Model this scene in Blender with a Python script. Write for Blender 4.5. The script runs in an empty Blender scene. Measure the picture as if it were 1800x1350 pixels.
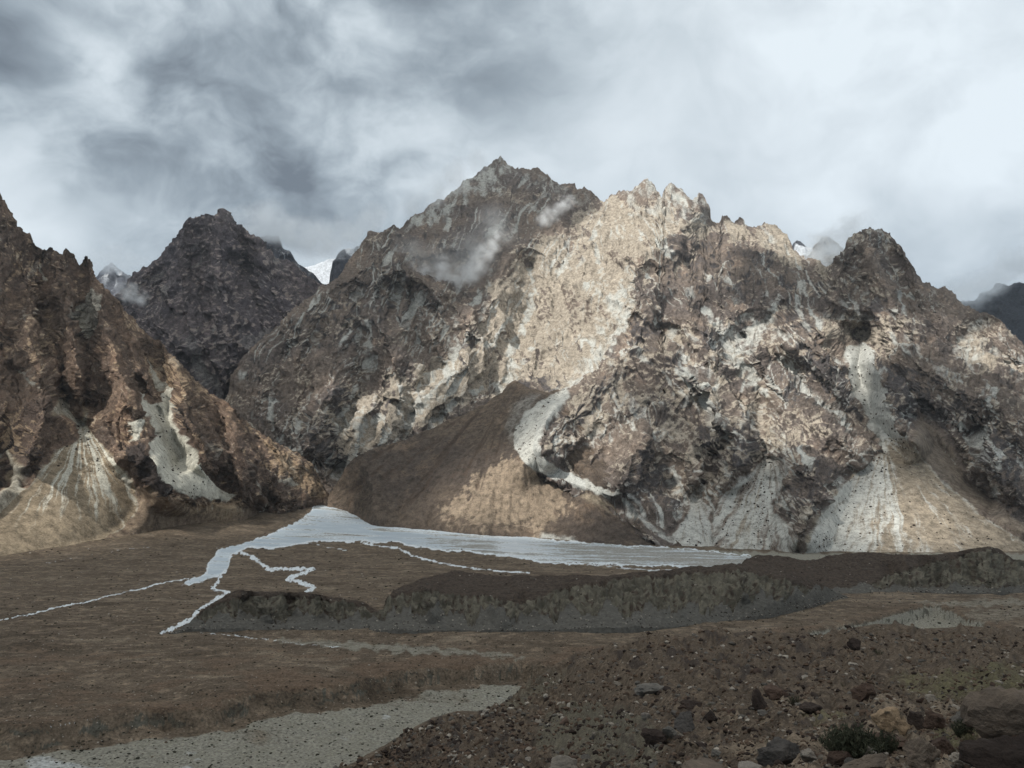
import bpy, math, random
import numpy as np
from mathutils import Vector

random.seed(7); RNG = np.random.default_rng(11)
C = bpy.context.scene.collection
SC = bpy.context.scene

# ------------------------------------------------------------------ camera, sky, sun, exposure
FPX = 1360.0                      # focal length in photograph pixels (1800 wide)
PITCH = math.atan(225.0 / FPX)    # horizon lies at row 900 of 1350
SP, CP = math.sin(PITCH), math.cos(PITCH)
cam_d = bpy.data.cameras.new('camera'); cam = bpy.data.objects.new('camera', cam_d); C.objects.link(cam)
cam_d.sensor_width = 36.0; cam_d.lens = 36.0 * FPX / 1800.0
cam_d.clip_start = 0.5; cam_d.clip_end = 60000
cam.location = (0, 0, 0); cam.rotation_euler = (math.pi / 2 + PITCH, 0, 0)
SC.camera = cam

SUN_EL, SUN_AZ = math.radians(44), math.radians(222)      # azimuth clockwise from +Y: behind the camera, to the left
SUN_DIR = np.array([math.sin(SUN_AZ) * math.cos(SUN_EL), math.cos(SUN_AZ) * math.cos(SUN_EL), math.sin(SUN_EL)])  # towards the sun
sun_d = bpy.data.lights.new('sun', 'SUN'); sun = bpy.data.objects.new('sun', sun_d); C.objects.link(sun)
sun_d.energy = 3.0; sun_d.angle = math.radians(2.0); sun_d.color = (1.0, 0.95, 0.87)
sun.rotation_euler = Vector(-SUN_DIR).to_track_quat('-Z', 'Y').to_euler()

SC.view_settings.view_transform = 'Standard'; SC.view_settings.look = 'None'
SC.view_settings.exposure = 0.66; SC.view_settings.gamma = 1.0; SC.view_settings.use_curve_mapping = False
SC.cycles.use_denoising = True
SC.cycles.max_bounces = 5; SC.cycles.diffuse_bounces = 2; SC.cycles.glossy_bounces = 1
SC.cycles.volume_bounces = 6; SC.cycles.transparent_max_bounces = 8

def ray(px, py):
    """unit-depth ray of a photograph pixel: multiply by the depth along +Y"""
    px = np.asarray(px, float); py = np.asarray(py, float)
    xc = (px - 900.0) / FPX; yc = (675.0 - py) / FPX
    Y = CP - yc * SP
    return xc / Y, (SP + yc * CP) / Y
def P(px, py, D):
    a, b = ray(px, py)
    return np.stack([a * D, np.ones_like(a) * D, b * D], -1)
def Gz(px, py, z):
    a, b = ray(px, py); D = z / b
    return np.stack([a * D, D], -1)
def project(x, y, z):
    f = y * CP + z * SP; u = -y * SP + z * CP
    f = np.maximum(f, 1e-3)
    return 900 + FPX * x / f, 675 - FPX * u / f

# ------------------------------------------------------------------ node helper
class NT:
    def __init__(s, tree):
        s.t = tree; tree.nodes.clear()
    def n(s, typ, inputs=None, **props):
        nd = s.t.nodes.new(typ)
        for k, v in props.items(): setattr(nd, k, v)
        for k, v in (inputs or {}).items():
            sock = nd.inputs[k]
            if isinstance(v, bpy.types.NodeSocket): s.t.links.new(v, sock)
            else: sock.default_value = v
        return nd
    def math(s, op, a, b=0.0, clamp=False, c=0.0):
        nd = s.n('ShaderNodeMath', {0: a, 1: b, 2: c}, operation=op); nd.use_clamp = clamp
        return nd.outputs[0]
    def vmath(s, op, a, b=(0, 0, 0)):
        nd = s.n('ShaderNodeVectorMath', {0: a, 1: b}, operation=op)
        return nd.outputs['Value'] if op == 'DOT_PRODUCT' else nd.outputs[0]
    def mix(s, f, a, b, blend='MIX'):
        nd = s.n('ShaderNodeMix', data_type='RGBA', blend_type=blend)
        for i, v in ((0, f), (6, a), (7, b)):
            if isinstance(v, bpy.types.NodeSocket): s.t.links.new(v, nd.inputs[i])
            else: nd.inputs[i].default_value = (*v, 1.0) if isinstance(v, tuple) and len(v) == 3 else v
        return nd.outputs[2]
    def sstep(s, v, lo, hi, to0=0.0, to1=1.0):
        nd = s.n('ShaderNodeMapRange', {0: v, 1: lo, 2: hi, 3: to0, 4: to1}, interpolation_type='SMOOTHSTEP')
        return nd.outputs[0]
    def noise(s, vec, scale, detail=6, rough=0.55, dist=0.0, lac=2.0, typ='FBM'):
        nd = s.n('ShaderNodeTexNoise', {'Vector': vec, 'Scale': scale, 'Detail': detail, 'Roughness': rough, 'Distortion': dist, 'Lacunarity': lac})
        return nd.outputs[0]

# ------------------------------------------------------------------ sky: daylight behind a broken cloud cover
W = bpy.data.worlds.new('World'); SC.world = W; W.use_nodes = True
t = NT(W.node_tree)
nish = t.n('ShaderNodeTexSky', sky_type='NISHITA', sun_disc=False, sun_elevation=SUN_EL, sun_rotation=SUN_AZ, altitude=2500.0)
tc = t.n('ShaderNodeTexCoord').outputs['Generated']
sep = t.n('ShaderNodeSeparateXYZ', {0: tc})
zz = t.math('ADD', t.math('MAXIMUM', sep.outputs[2], 0.0), 0.55)
pl = t.vmath('MULTIPLY', tc, (2.6, 2.6, 3.4))
wp = t.n('ShaderNodeTexNoise', {'Vector': pl, 'Scale': 1.3, 'Detail': 4.0, 'Roughness': 0.5})
plw = t.vmath('ADD', pl, t.vmath('MULTIPLY', t.vmath('SUBTRACT', wp.outputs['Color'], (.5, .5, .5)), (0.7, 0.7, 0.7)))
n1 = t.noise(plw, 1.25, 9, 0.5)
n2 = t.noise(plw, 3.4, 9, 0.56)
pf = t.math('ABSOLUTE', t.math('SUBTRACT', t.noise(plw, 2.1, 5, 0.5), 0.5))
pf = t.math('SUBTRACT', t.math('SQRT', pf), 0.28)
cl = t.math('ADD', t.math('ADD', t.math('MULTIPLY', t.math('SUBTRACT', n1, 0.5), 1.3), t.math('MULTIPLY', t.math('SUBTRACT', n2, 0.5), 0.95)), t.math('MULTIPLY', pf, 0.16))
def sky_blob(acc, px, py, rad_px, amp, sx=1.0):
    a, b = ray(px, py); d = np.array([a, 1.0, b], float); d /= np.linalg.norm(d)
    r = math.atan(rad_px / FPX)
    # distance on the sky, jittered by the cloud noise
    e = t.vmath('SUBTRACT', tc, tuple(d)); e = t.vmath('MULTIPLY', e, (1.0 / sx, 1.0, 1.0))
    ln = t.n('ShaderNodeVectorMath', {0: e}, operation='LENGTH').outputs['Value']
    ln = t.math('ADD', ln, t.math('MULTIPLY', t.math('SUBTRACT', n2, 0.5), r * 0.9))
    return t.math('ADD', acc, t.math('MULTIPLY', t.sstep(ln, r * 1.15, r * 0.15), amp))
base = t.math('ADD', t.math('MULTIPLY', cl, 1.35), 0.58)
for args in [(40, 40, 190, -0.55, 1.3), (150, 115, 90, 0.50, 1.0), (300, 60, 160, -0.2, 1.8), (420, 150, 200, -0.12, 1.8), (800, 110, 210, -0.22, 1.6),
             (560, 375, 110, -0.30, 3.0), (90, 290, 120, 0.22, 1.5), (60, 385, 70, 0.2, 1.6), (620, 215, 100, 0.10, 1.6), (560, 455, 70, 0.38, 1.6), (1000, 280, 130, .18, 2.2), (1480, 330, 160, .14, 2.4), (60, 440, 80, .2, 1.6),
             (1560, 110, 460, 0.42, 1.3), (1180, 230, 200, 0.16, 1.6), (1330, 300, 120, -0.12, 1.8), (1690, 420, 120, -0.16, 1.6), (280, 290, 110, -0.22, 1.8), (570, 290, 60, -0.10, 1.6)]:
    base = sky_blob(base, *args)
ramp = t.n('ShaderNodeValToRGB', {0: t.math('MULTIPLY_ADD', base, 0.80, c=0.085)})
cr = ramp.color_ramp
cr.elements[0].position = 0.0; cr.elements[0].color = (0.13, 0.155, 0.18, 1)
cr.elements[1].position = 1.0; cr.elements[1].color = (0.68, 0.745, 0.785, 1)
for pos, col in ((0.25, (0.245, 0.29, 0.325, 1)), (0.45, (0.375, 0.43, 0.47, 1)), (0.62, (0.49, 0.55, 0.59, 1)), (0.8, (0.585, 0.645, 0.685, 1))):
    e = cr.elements.new(pos); e.color = col
cloudcol = t.mix(1.0, ramp.outputs[0], (6.7, 6.7, 6.7), 'MULTIPLY')
nd = t.t.nodes[-1]
skyc = t.mix(0.93, nish.outputs[0], cloudcol)
bg = t.n('ShaderNodeBackground', {'Color': skyc, 'Strength': 0.12})
t.n('ShaderNodeOutputWorld', {'Surface': bg.outputs[0]})

# ------------------------------------------------------------------ numeric helpers
def _hash(ix, iy, iz, seed):
    h = (ix * np.int64(374761393) + iy * np.int64(668265263) + iz * np.int64(2147483647 - 58) + np.int64(seed * 1013904223)) & np.int64(0xFFFFFFFF)
    h = ((h ^ (h >> 13)) * np.int64(1274126177)) & np.int64(0xFFFFFFFF)
    return (h ^ (h >> 16))
_G = np.array([[1,1,0],[-1,1,0],[1,-1,0],[-1,-1,0],[1,0,1],[-1,0,1],[1,0,-1],[-1,0,-1],[0,1,1],[0,-1,1],[0,1,-1],[0,-1,-1],[1,1,0],[-1,1,0],[0,-1,1],[0,-1,-1]], np.float32)
def noise3(x, y, z, seed=0):
    shp = np.broadcast(x, y, z).shape
    x, y, z = [np.broadcast_to(np.asarray(a, np.float64), shp).ravel() for a in (x, y, z)]
    xi, yi, zi = np.floor(x), np.floor(y), np.floor(z)
    fx, fy, fz = (x - xi).astype(np.float32), (y - yi).astype(np.float32), (z - zi).astype(np.float32)
    xi, yi, zi = xi.astype(np.int64), yi.astype(np.int64), zi.astype(np.int64)
    u, v, w = [f * f * f * (f * (f * 6 - 15) + 10) for f in (fx, fy, fz)]
    out = np.zeros(x.shape, np.float32)
    for dx in (0, 1):
        wx = u if dx else 1 - u
        for dy in (0, 1):
            wy = v if dy else 1 - v
            for dz in (0, 1):
                wz = w if dz else 1 - w
                g = _G[_hash(xi + dx, yi + dy, zi + dz, seed) & 15]
                out += wx * wy * wz * (g[:, 0] * (fx - dx) + g[:, 1] * (fy - dy) + g[:, 2] * (fz - dz))
    return out.reshape(shp)
def fbm(x, y, z, o=4, lac=2.03, gain=0.5, seed=0):
    s = 0; a = 1.0
    for k in range(o):
        s = s + a * noise3(x, y, z, seed + k); x, y, z = x * lac, y * lac, z * lac; a *= gain
    return s
def ridged(x, y, z, o=4, lac=2.03, gain=0.5, seed=0):
    """0..~1, sharp crests at 1"""
    s = 0; a = 1.0; tot = 0; prev = 1.0
    for k in range(o):
        n = 1.0 - np.abs(noise3(x, y, z, seed + k)) * 1.7
        n = n * n; s = s + a * n * prev; prev = np.clip(n * 1.2, 0, 1); tot += a
        x, y, z = x * lac, y * lac, z * lac; a *= gain
    return s / tot
def ss(x, a, b):
    q = np.clip((x - a) / (b - a), 0, 1); return q * q * (3 - 2 * q)
def tps_fit(pts, vals, lam=0.0):
    pts = np.asarray(pts, float); n = len(pts)
    d2 = ((pts[:, None] - pts[None]) ** 2).sum(-1)
    K = 0.5 * d2 * np.log(d2 + 1e-12) + lam * np.eye(n)
    Pm = np.c_[np.ones(n), pts]
    A = np.block([[K, Pm], [Pm.T, np.zeros((3, 3))]])
    return pts, np.linalg.solve(A, np.r_[np.asarray(vals, float), 0, 0, 0])
def tps_eval(f, x, y):
    pts, w = f; shp = x.shape; x = x.ravel(); y = y.ravel()
    out = w[-3] + w[-2] * x + w[-1] * y
    for i in range(len(pts)):
        d2 = (x - pts[i, 0]) ** 2 + (y - pts[i, 1]) ** 2
        out = out + w[i] * 0.5 * d2 * np.log(d2 + 1e-12)
    return out.reshape(shp)
def dist_poly(x, y, line, closed=False):
    """distance to a polyline, and the parameter (segment index + t) of the nearest point"""
    line = np.asarray(line, float)
    if closed: line = np.vstack([line, line[:1]])
    best = np.full(x.shape, 1e18); par = np.zeros(x.shape)
    for i in range(len(line) - 1):
        a, b = line[i, :2], line[i + 1, :2]; d = b - a; L = max((d * d).sum(), 1e-9)
        q = np.clip(((x - a[0]) * d[0] + (y - a[1]) * d[1]) / L, 0, 1)
        dd = (x - a[0] - q * d[0]) ** 2 + (y - a[1] - q * d[1]) ** 2
        m = dd < best; best = np.where(m, dd, best); par = np.where(m, i + q, par)
    return np.sqrt(best), par
def sdf(x, y, poly):
    """signed distance to a polygon, positive inside"""
    poly = np.asarray(poly, float)
    d, _ = dist_poly(x, y, poly, True)
    ins = np.zeros(x.shape, bool); n = len(poly)
    for i in range(n):
        x0, y0 = poly[i]; x1, y1 = poly[(i + 1) % n]
        if y0 == y1: continue
        c = ((y0 > y) != (y1 > y)) & (x < (x1 - x0) * (y - y0) / (y1 - y0) + x0)
        ins ^= c
    return np.where(ins, d, -d)
def sdf_box(x, y, poly, pad):
    poly = np.asarray(poly, float); out = np.full(x.shape, -1e3)
    m = (x > poly[:, 0].min() - pad) & (x < poly[:, 0].max() + pad) & (y > poly[:, 1].min() - pad) & (y < poly[:, 1].max() + pad)
    if m.any(): out[m] = sdf(x[m], y[m], poly)
    return out
def interp_line(pts, x):
    pts = sorted(pts); return np.interp(x, [p[0] for p in pts], [p[1] for p in pts])

# ------------------------------------------------------------------ mesh helpers
def mesh_from(name, co, quads, attrs=None, smooth=True):
    me = bpy.data.meshes.new(name)
    k = quads.shape[1]
    me.vertices.add(len(co)); me.vertices.foreach_set('co', np.ascontiguousarray(co, np.float32).ravel())
    me.loops.add(quads.size); me.loops.foreach_set('vertex_index', np.ascontiguousarray(quads, np.int32).ravel())
    me.polygons.add(len(quads)); me.polygons.foreach_set('loop_start', np.arange(0, quads.size, k, dtype=np.int32))
    me.polygons.foreach_set('use_smooth', np.full(len(quads), smooth))
    me.update(calc_edges=True)
    for an, av in (attrs or {}).items():
        if av.ndim == 2:
            a = me.attributes.new(an, 'FLOAT_COLOR', 'POINT'); a.data.foreach_set('color', np.ascontiguousarray(av, np.float32).ravel())
        else:
            a = me.attributes.new(an, 'FLOAT', 'POINT'); a.data.foreach_set('value', np.ascontiguousarray(av, np.float32).ravel())
    return me
def obj(name, me, mat=None, parent=None, label=None, cat=None, kind=None, group=None):
    o = bpy.data.objects.new(name, me); C.objects.link(o)
    if mat is not None: me.materials.append(mat)
    if parent is not None: o.parent = parent
    if label: o['label'] = label
    if cat: o['category'] = cat
    if kind: o['kind'] = kind
    if group: o['group'] = group
    return o
def grid_quads(nr, nc):
    i = np.arange(nr * nc).reshape(nr, nc)
    return np.stack([i[:-1, :-1], i[:-1, 1:], i[1:, 1:], i[1:, :-1]], -1).reshape(-1, 4)
def sub_mesh(name, co, quads, sel, attrs):
    q = quads[sel]; used, inv = np.unique(q, return_inverse=True)
    return mesh_from(name, co[used], inv.reshape(-1, 4), {k: v[used] for k, v in attrs.items()})
def grid_normals(X):
    du = np.gradient(X, axis=1); dv = np.gradient(X, axis=0)
    n = np.cross(du, dv); n /= np.linalg.norm(n, axis=-1, keepdims=True) + 1e-12
    return n
def flow(z, X):
    """drainage area on a mesh grid (steepest descent over the eight neighbours)"""
    nr, nc = z.shape; idx = np.arange(nr * nc).reshape(nr, nc)
    best = np.zeros((nr, nc)); rcv = idx.copy()
    zp = np.pad(z, 1, constant_values=1e9); ip = np.pad(idx, 1); Xp = np.pad(X, ((1, 1), (1, 1), (0, 0)), mode='edge')
    for dy in (-1, 0, 1):
        for dx in (-1, 0, 1):
            if dx == 0 and dy == 0: continue
            zs = zp[1 + dy:1 + dy + nr, 1 + dx:1 + dx + nc]; Xs = Xp[1 + dy:1 + dy + nr, 1 + dx:1 + dx + nc]
            sl = (z - zs) / (np.linalg.norm(X - Xs, axis=-1) + 0.5)
            m = sl > best; best = np.where(m, sl, best); rcv = np.where(m, ip[1 + dy:1 + dy + nr, 1 + dx:1 + dx + nc], rcv)
    order = np.argsort(-z.ravel()).tolist(); r = rcv.ravel().tolist(); acc = [1.0] * (nr * nc)
    for i in order:
        k = r[i]
        if k != i: acc[k] += acc[i]
    return np.array(acc).reshape(nr, nc)
def blur(a, n=1):
    for _ in range(n):
        p = np.pad(a, 1, mode='edge')
        a = (p[:-2, 1:-1] + p[2:, 1:-1] + p[1:-1, :-2] + p[1:-1, 2:] + 2 * a) / 6
    return a

# ------------------------------------------------------------------ materials
def terrain_material(name, brown, beige, dark, pale, tan, rough=0.95, bump=1.0, scale=1.0, bump_dist=11.0):
    """rock and scree: the four masks of the vertices (R pale debris, G beige rock, B dark rock, A tan debris) broken up by noise"""
    m = bpy.data.materials.new(name); m.use_nodes = True; t = NT(m.node_tree)
    geo = t.n('ShaderNodeNewGeometry').outputs['Position']
    pos = t.vmath('MULTIPLY', geo, (scale, scale, scale))
    st = t.n('ShaderNodeMapping', {'Vector': pos, 'Rotation': (0.0, 0.55, 0.2), 'Scale': (1.0, 1.0, 0.5)}).outputs[0]
    nA = t.noise(st, 0.008, 8, 0.62); nB = t.noise(pos, 0.045, 8, 0.68); nC = t.noise(pos, 0.22, 5, 0.7); nD = t.noise(pos, 0.0022, 4, 0.5)
    att = t.n('ShaderNodeAttribute', attribute_name='mask')
    sp = t.n('ShaderNodeSeparateColor', {0: att.outputs['Color']})
    jit = t.math('ADD', t.math('MULTIPLY', t.math('SUBTRACT', nB, 0.5), 1.0), t.math('MULTIPLY', t.math('SUBTRACT', nA, 0.5), 0.8))
    jf = t.math('MULTIPLY', t.math('SUBTRACT', nB, 0.5), 0.35)
    def msk(s, j=jit, lo=0.36, hi=0.64): return t.sstep(t.math('ADD', s, j), lo, hi)
    vb = t.mix(t.sstep(nD, 0.4, 0.62), brown, tuple(c * k for c, k in zip(brown, (0.72, 0.74, 0.80))))
    vb = t.mix(t.sstep(nA, 0.5, 0.75), vb, tuple(min(1, c * k) for c, k in zip(brown, (1.75, 1.65, 1.55))))
    c = t.mix(msk(sp.outputs[1]), vb, t.mix(t.sstep(nA, 0.35, 0.7), tuple(x * .78 for x in beige), beige))
    c = t.mix(msk(sp.outputs[2]), c, dark)
    c = t.mix(msk(att.outputs['Alpha'], t.math('MULTIPLY', jit, .5), .2, .75), c, t.mix(t.sstep(nA, 0.35, 0.65), tan, tuple(x * 0.8 for x in tan)))
    c = t.mix(msk(sp.outputs[0], t.math('MULTIPLY', jit, .55), 0.12, 0.80), c, t.mix(t.sstep(nB, 0.35, 0.7), pale, tuple(x * 0.8 for x in pale)))
    var = t.math('ADD', t.math('ADD', 0.28, t.math('MULTIPLY', t.sstep(nB, .30, .70), 0.80)), t.math('MULTIPLY', t.sstep(nC, .3, .7), 0.62))
    c = t.mix(1.0, c, t.n('ShaderNodeCombineXYZ', {0: var, 1: var, 2: var}).outputs[0], 'MULTIPLY')
    rockiness = t.math('SUBTRACT', 1.0, t.math('MULTIPLY', t.math('MAXIMUM', sp.outputs[0], att.outputs['Alpha']), 0.8), True)
    h = t.math('ADD', t.math('MULTIPLY', nB, 1.0), t.math('MULTIPLY', nC, 0.45))
    bp = t.n('ShaderNodeBump', {'Strength': t.math('MULTIPLY', rockiness, bump), 'Distance': bump_dist / scale, 'Height': h})
    b = t.n('ShaderNodeBsdfPrincipled', {'Base Color': c, 'Roughness': rough, 'Normal': bp.outputs[0]})
    b.inputs['Specular IOR Level'].default_value = 0.15
    t.n('ShaderNodeOutputMaterial', {'Surface': b.outputs[0]})
    return m
M_MASSIF = terrain_material('massif_rock', (0.178, 0.146, 0.123), (0.375, 0.33, 0.272), (0.090, 0.081, 0.080), (0.41, 0.415, 0.39), (0.235, 0.20, 0.155))
M_LEFT = terrain_material('left_rock', (0.150, 0.108, 0.082), (0.31, 0.23, 0.155), (0.058, 0.047, 0.043), (0.45, 0.44, 0.38), (0.23, 0.185, 0.13))
M_PEAK = terrain_material('dark_peak_rock', (0.112, 0.098, 0.104), (0.25, 0.215, 0.20), (0.05, 0.046, 0.05), (0.26, 0.26, 0.25), (0.2, 0.18, 0.15))
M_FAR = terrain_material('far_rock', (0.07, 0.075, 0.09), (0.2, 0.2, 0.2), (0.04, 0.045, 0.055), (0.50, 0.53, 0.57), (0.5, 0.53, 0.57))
M_HILL = terrain_material('debris_hill_soil', (0.125, 0.098, 0.076), (0.27, 0.215, 0.16), (0.075, 0.056, 0.044), (0.40, 0.40, 0.37), (0.24, 0.20, 0.15))
M_SCREE = terrain_material('scree_gravel', (0.27, 0.25, 0.21), (0.33, 0.29, 0.23), (0.10, 0.09, 0.085), (0.44, 0.45, 0.43), (0.27, 0.235, 0.18))

# ------------------------------------------------------------------ the valley floor as a smooth surface through surveyed points
_pl = [(590, 885, 3300), (640, 912, 2980), (1180, 960, 2500), (1500, 972, 2330), (1800, 970, 2350), (0, 985, 1750), (250, 935, 2230), (470, 908, 2800),
       (0, 1085, 860), (300, 1110, 800), (1000, 1105, 835), (600, 1105, 830), (1400, 1080, 950), (1800, 1040, 1210), (500, 1200, 535), (0, 1268, 432),
       (900, 1160, 640), (1300, 1120, 770), (900, 1000, 1650), (600, 980, 1900), (500, 930, 2600), (700, 960, 2150), (1300, 990, 1850), (-300, 1000, 1600), (-300, 1100, 800), (2000, 975, 2300), (2000, 1060, 1100)]
_pp = np.array([P(a, b, d) for a, b, d in _pl])
_plain = tps_fit(_pp[:, :2] / 1000, _pp[:, 2], 0.002)
def plain_z(x, y): return tps_eval(_plain, np.asarray(x, float) / 1000, np.asarray(y, float) / 1000)
def ground_D(px, py):
    """depth at which a pixel's ray meets the valley floor"""
    a, b = ray(px, py); Ds = np.geomspace(380, 4200, 300)
    h = b[:, None] * Ds - plain_z(a[:, None] * Ds, np.ones_like(a)[:, None] * Ds)
    k = np.argmax(h < 0, 1); k = np.where((h < 0).any(1), k, len(Ds) - 1)
    return Ds[k]

# ------------------------------------------------------------------ mountains: surfaces surveyed from crest, foot, spur and gully lines with their distances
def build_mountain(crest, foot, ctrl, step, rows, ridges=(), gullies=(), pushes=(), jag=3.0, seed=1, rock=1.0, smooth_polys=(), cones=(), x0=None, x1=None, warp=7.0, footD=None, skirt=80, tentw=46, spikes=0.0, ext=(1e9, -1e9)):
    x0 = min(c[0] for c in crest) if x0 is None else x0; x1 = max(c[0] for c in crest) if x1 is None else x1
    px1 = np.linspace(x0, x1, int((x1 - x0) / step) + 1)
    if ext[0] < x0: px1 = np.concatenate([np.linspace(ext[0], x0, 36)[:-1], px1])
    if ext[1] > x1: px1 = np.concatenate([px1, np.linspace(x1, ext[1], 36)[1:]])
    nc = len(px1)
    cr = interp_line([(c[0], c[1]) for c in crest], px1)
    ja = sum(a * noise3(px1 / w, 0.3 + 0 * px1, seed * 3.7 + 0 * px1, seed) for w, a in ((34, 1.0), (15, .9), (7, .8), (3.4, .6)))
    jr = (ridged(px1 / 26, 0.7 + 0 * px1, seed + 0 * px1, 4, seed=seed + 40) - .45) * spikes
    cr = cr - jag * ja * 1.5 - jr
    fo = interp_line([(c[0], c[1]) for c in foot], px1)
    s = np.linspace(0, 1, rows)[:, None]
    py = fo[None] + (cr - fo)[None] * s; px = np.broadcast_to(px1[None], py.shape)
    wx = warp * fbm(px / 55, py / 55, seed + 0 * px, 3, seed=seed + 5); wy = warp * fbm(px / 55, py / 55, seed + 9 + 0 * px, 3, seed=seed + 15)
    qx, qy = px + wx, py + wy
    # distance surface
    pts = [(c[0], c[1], c[2]) for c in crest if len(c) > 2] + list(ctrl)
    gd = ground_D(np.array([f[0] for f in foot], float), np.array([f[1] for f in foot], float)) if footD is None else None
    for i, f in enumerate(foot): pts.append((f[0], f[1], f[2] if len(f) > 2 else gd[i]))
    pts = np.array(pts, float)
    f = tps_fit(pts[:, :2] / 300, pts[:, 2], 0.02)
    D = tps_eval(f, px / 300, py / 300)
    up = np.zeros(px.shape); dn = np.zeros(px.shape)
    for item in ridges:
        A, line = item[0], item[1]; w = item[2] if len(item) > 2 else tentw
        d, _ = dist_poly(qx, qy, line); up = np.maximum(up, 1.8 * A * np.clip(1 - d / w, 0, 1))
    for item in gullies:
        A, line = item[0], item[1]; w = item[2] if len(item) > 2 else tentw * .75
        d, _ = dist_poly(qx, qy, line); dn = np.maximum(dn, 1.6 * A * np.clip(1 - d / w, 0, 1))
    D = D - up + dn
    for A, poly, w in pushes:
        D = D + A * ss(sdf(qx, qy, poly), -w * .3, w)
    sm = np.zeros(px.shape)
    for poly, soft in smooth_polys:
        sm = np.maximum(sm, ss(sdf_box(px + wx * .35, py + wy * .35, poly, 30), -soft, soft))
    for (apx, apy, aD, k), poly in cones:          # talus cones: straight slopes of gradient k below an apex
        ap = P(apx, apy, aD); a, b = ray(px, py)
        Dc = np.full(px.shape, 0.0); lo = np.full(px.shape, 900.0); hi = np.full(px.shape, 5200.0)
        for _ in range(26):
            mid = (lo + hi) / 2
            below = b * mid < ap[2] - k * np.hypot(a * mid - ap[0], mid - ap[1])
            hi = np.where(below, mid, hi); lo = np.where(below, lo, mid)
        wgt = ss(sdf_box(px + wx * .35, py + wy * .35, poly, 80), -26, 12)
        D = D + (np.minimum(hi, D + 60) - D) * wgt
    return dict(px=px, py=py, D=D, sm=sm, wx=wx, wy=wy, seed=seed, rock=rock, skirt=skirt, rows=rows, nc=nc)

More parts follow.
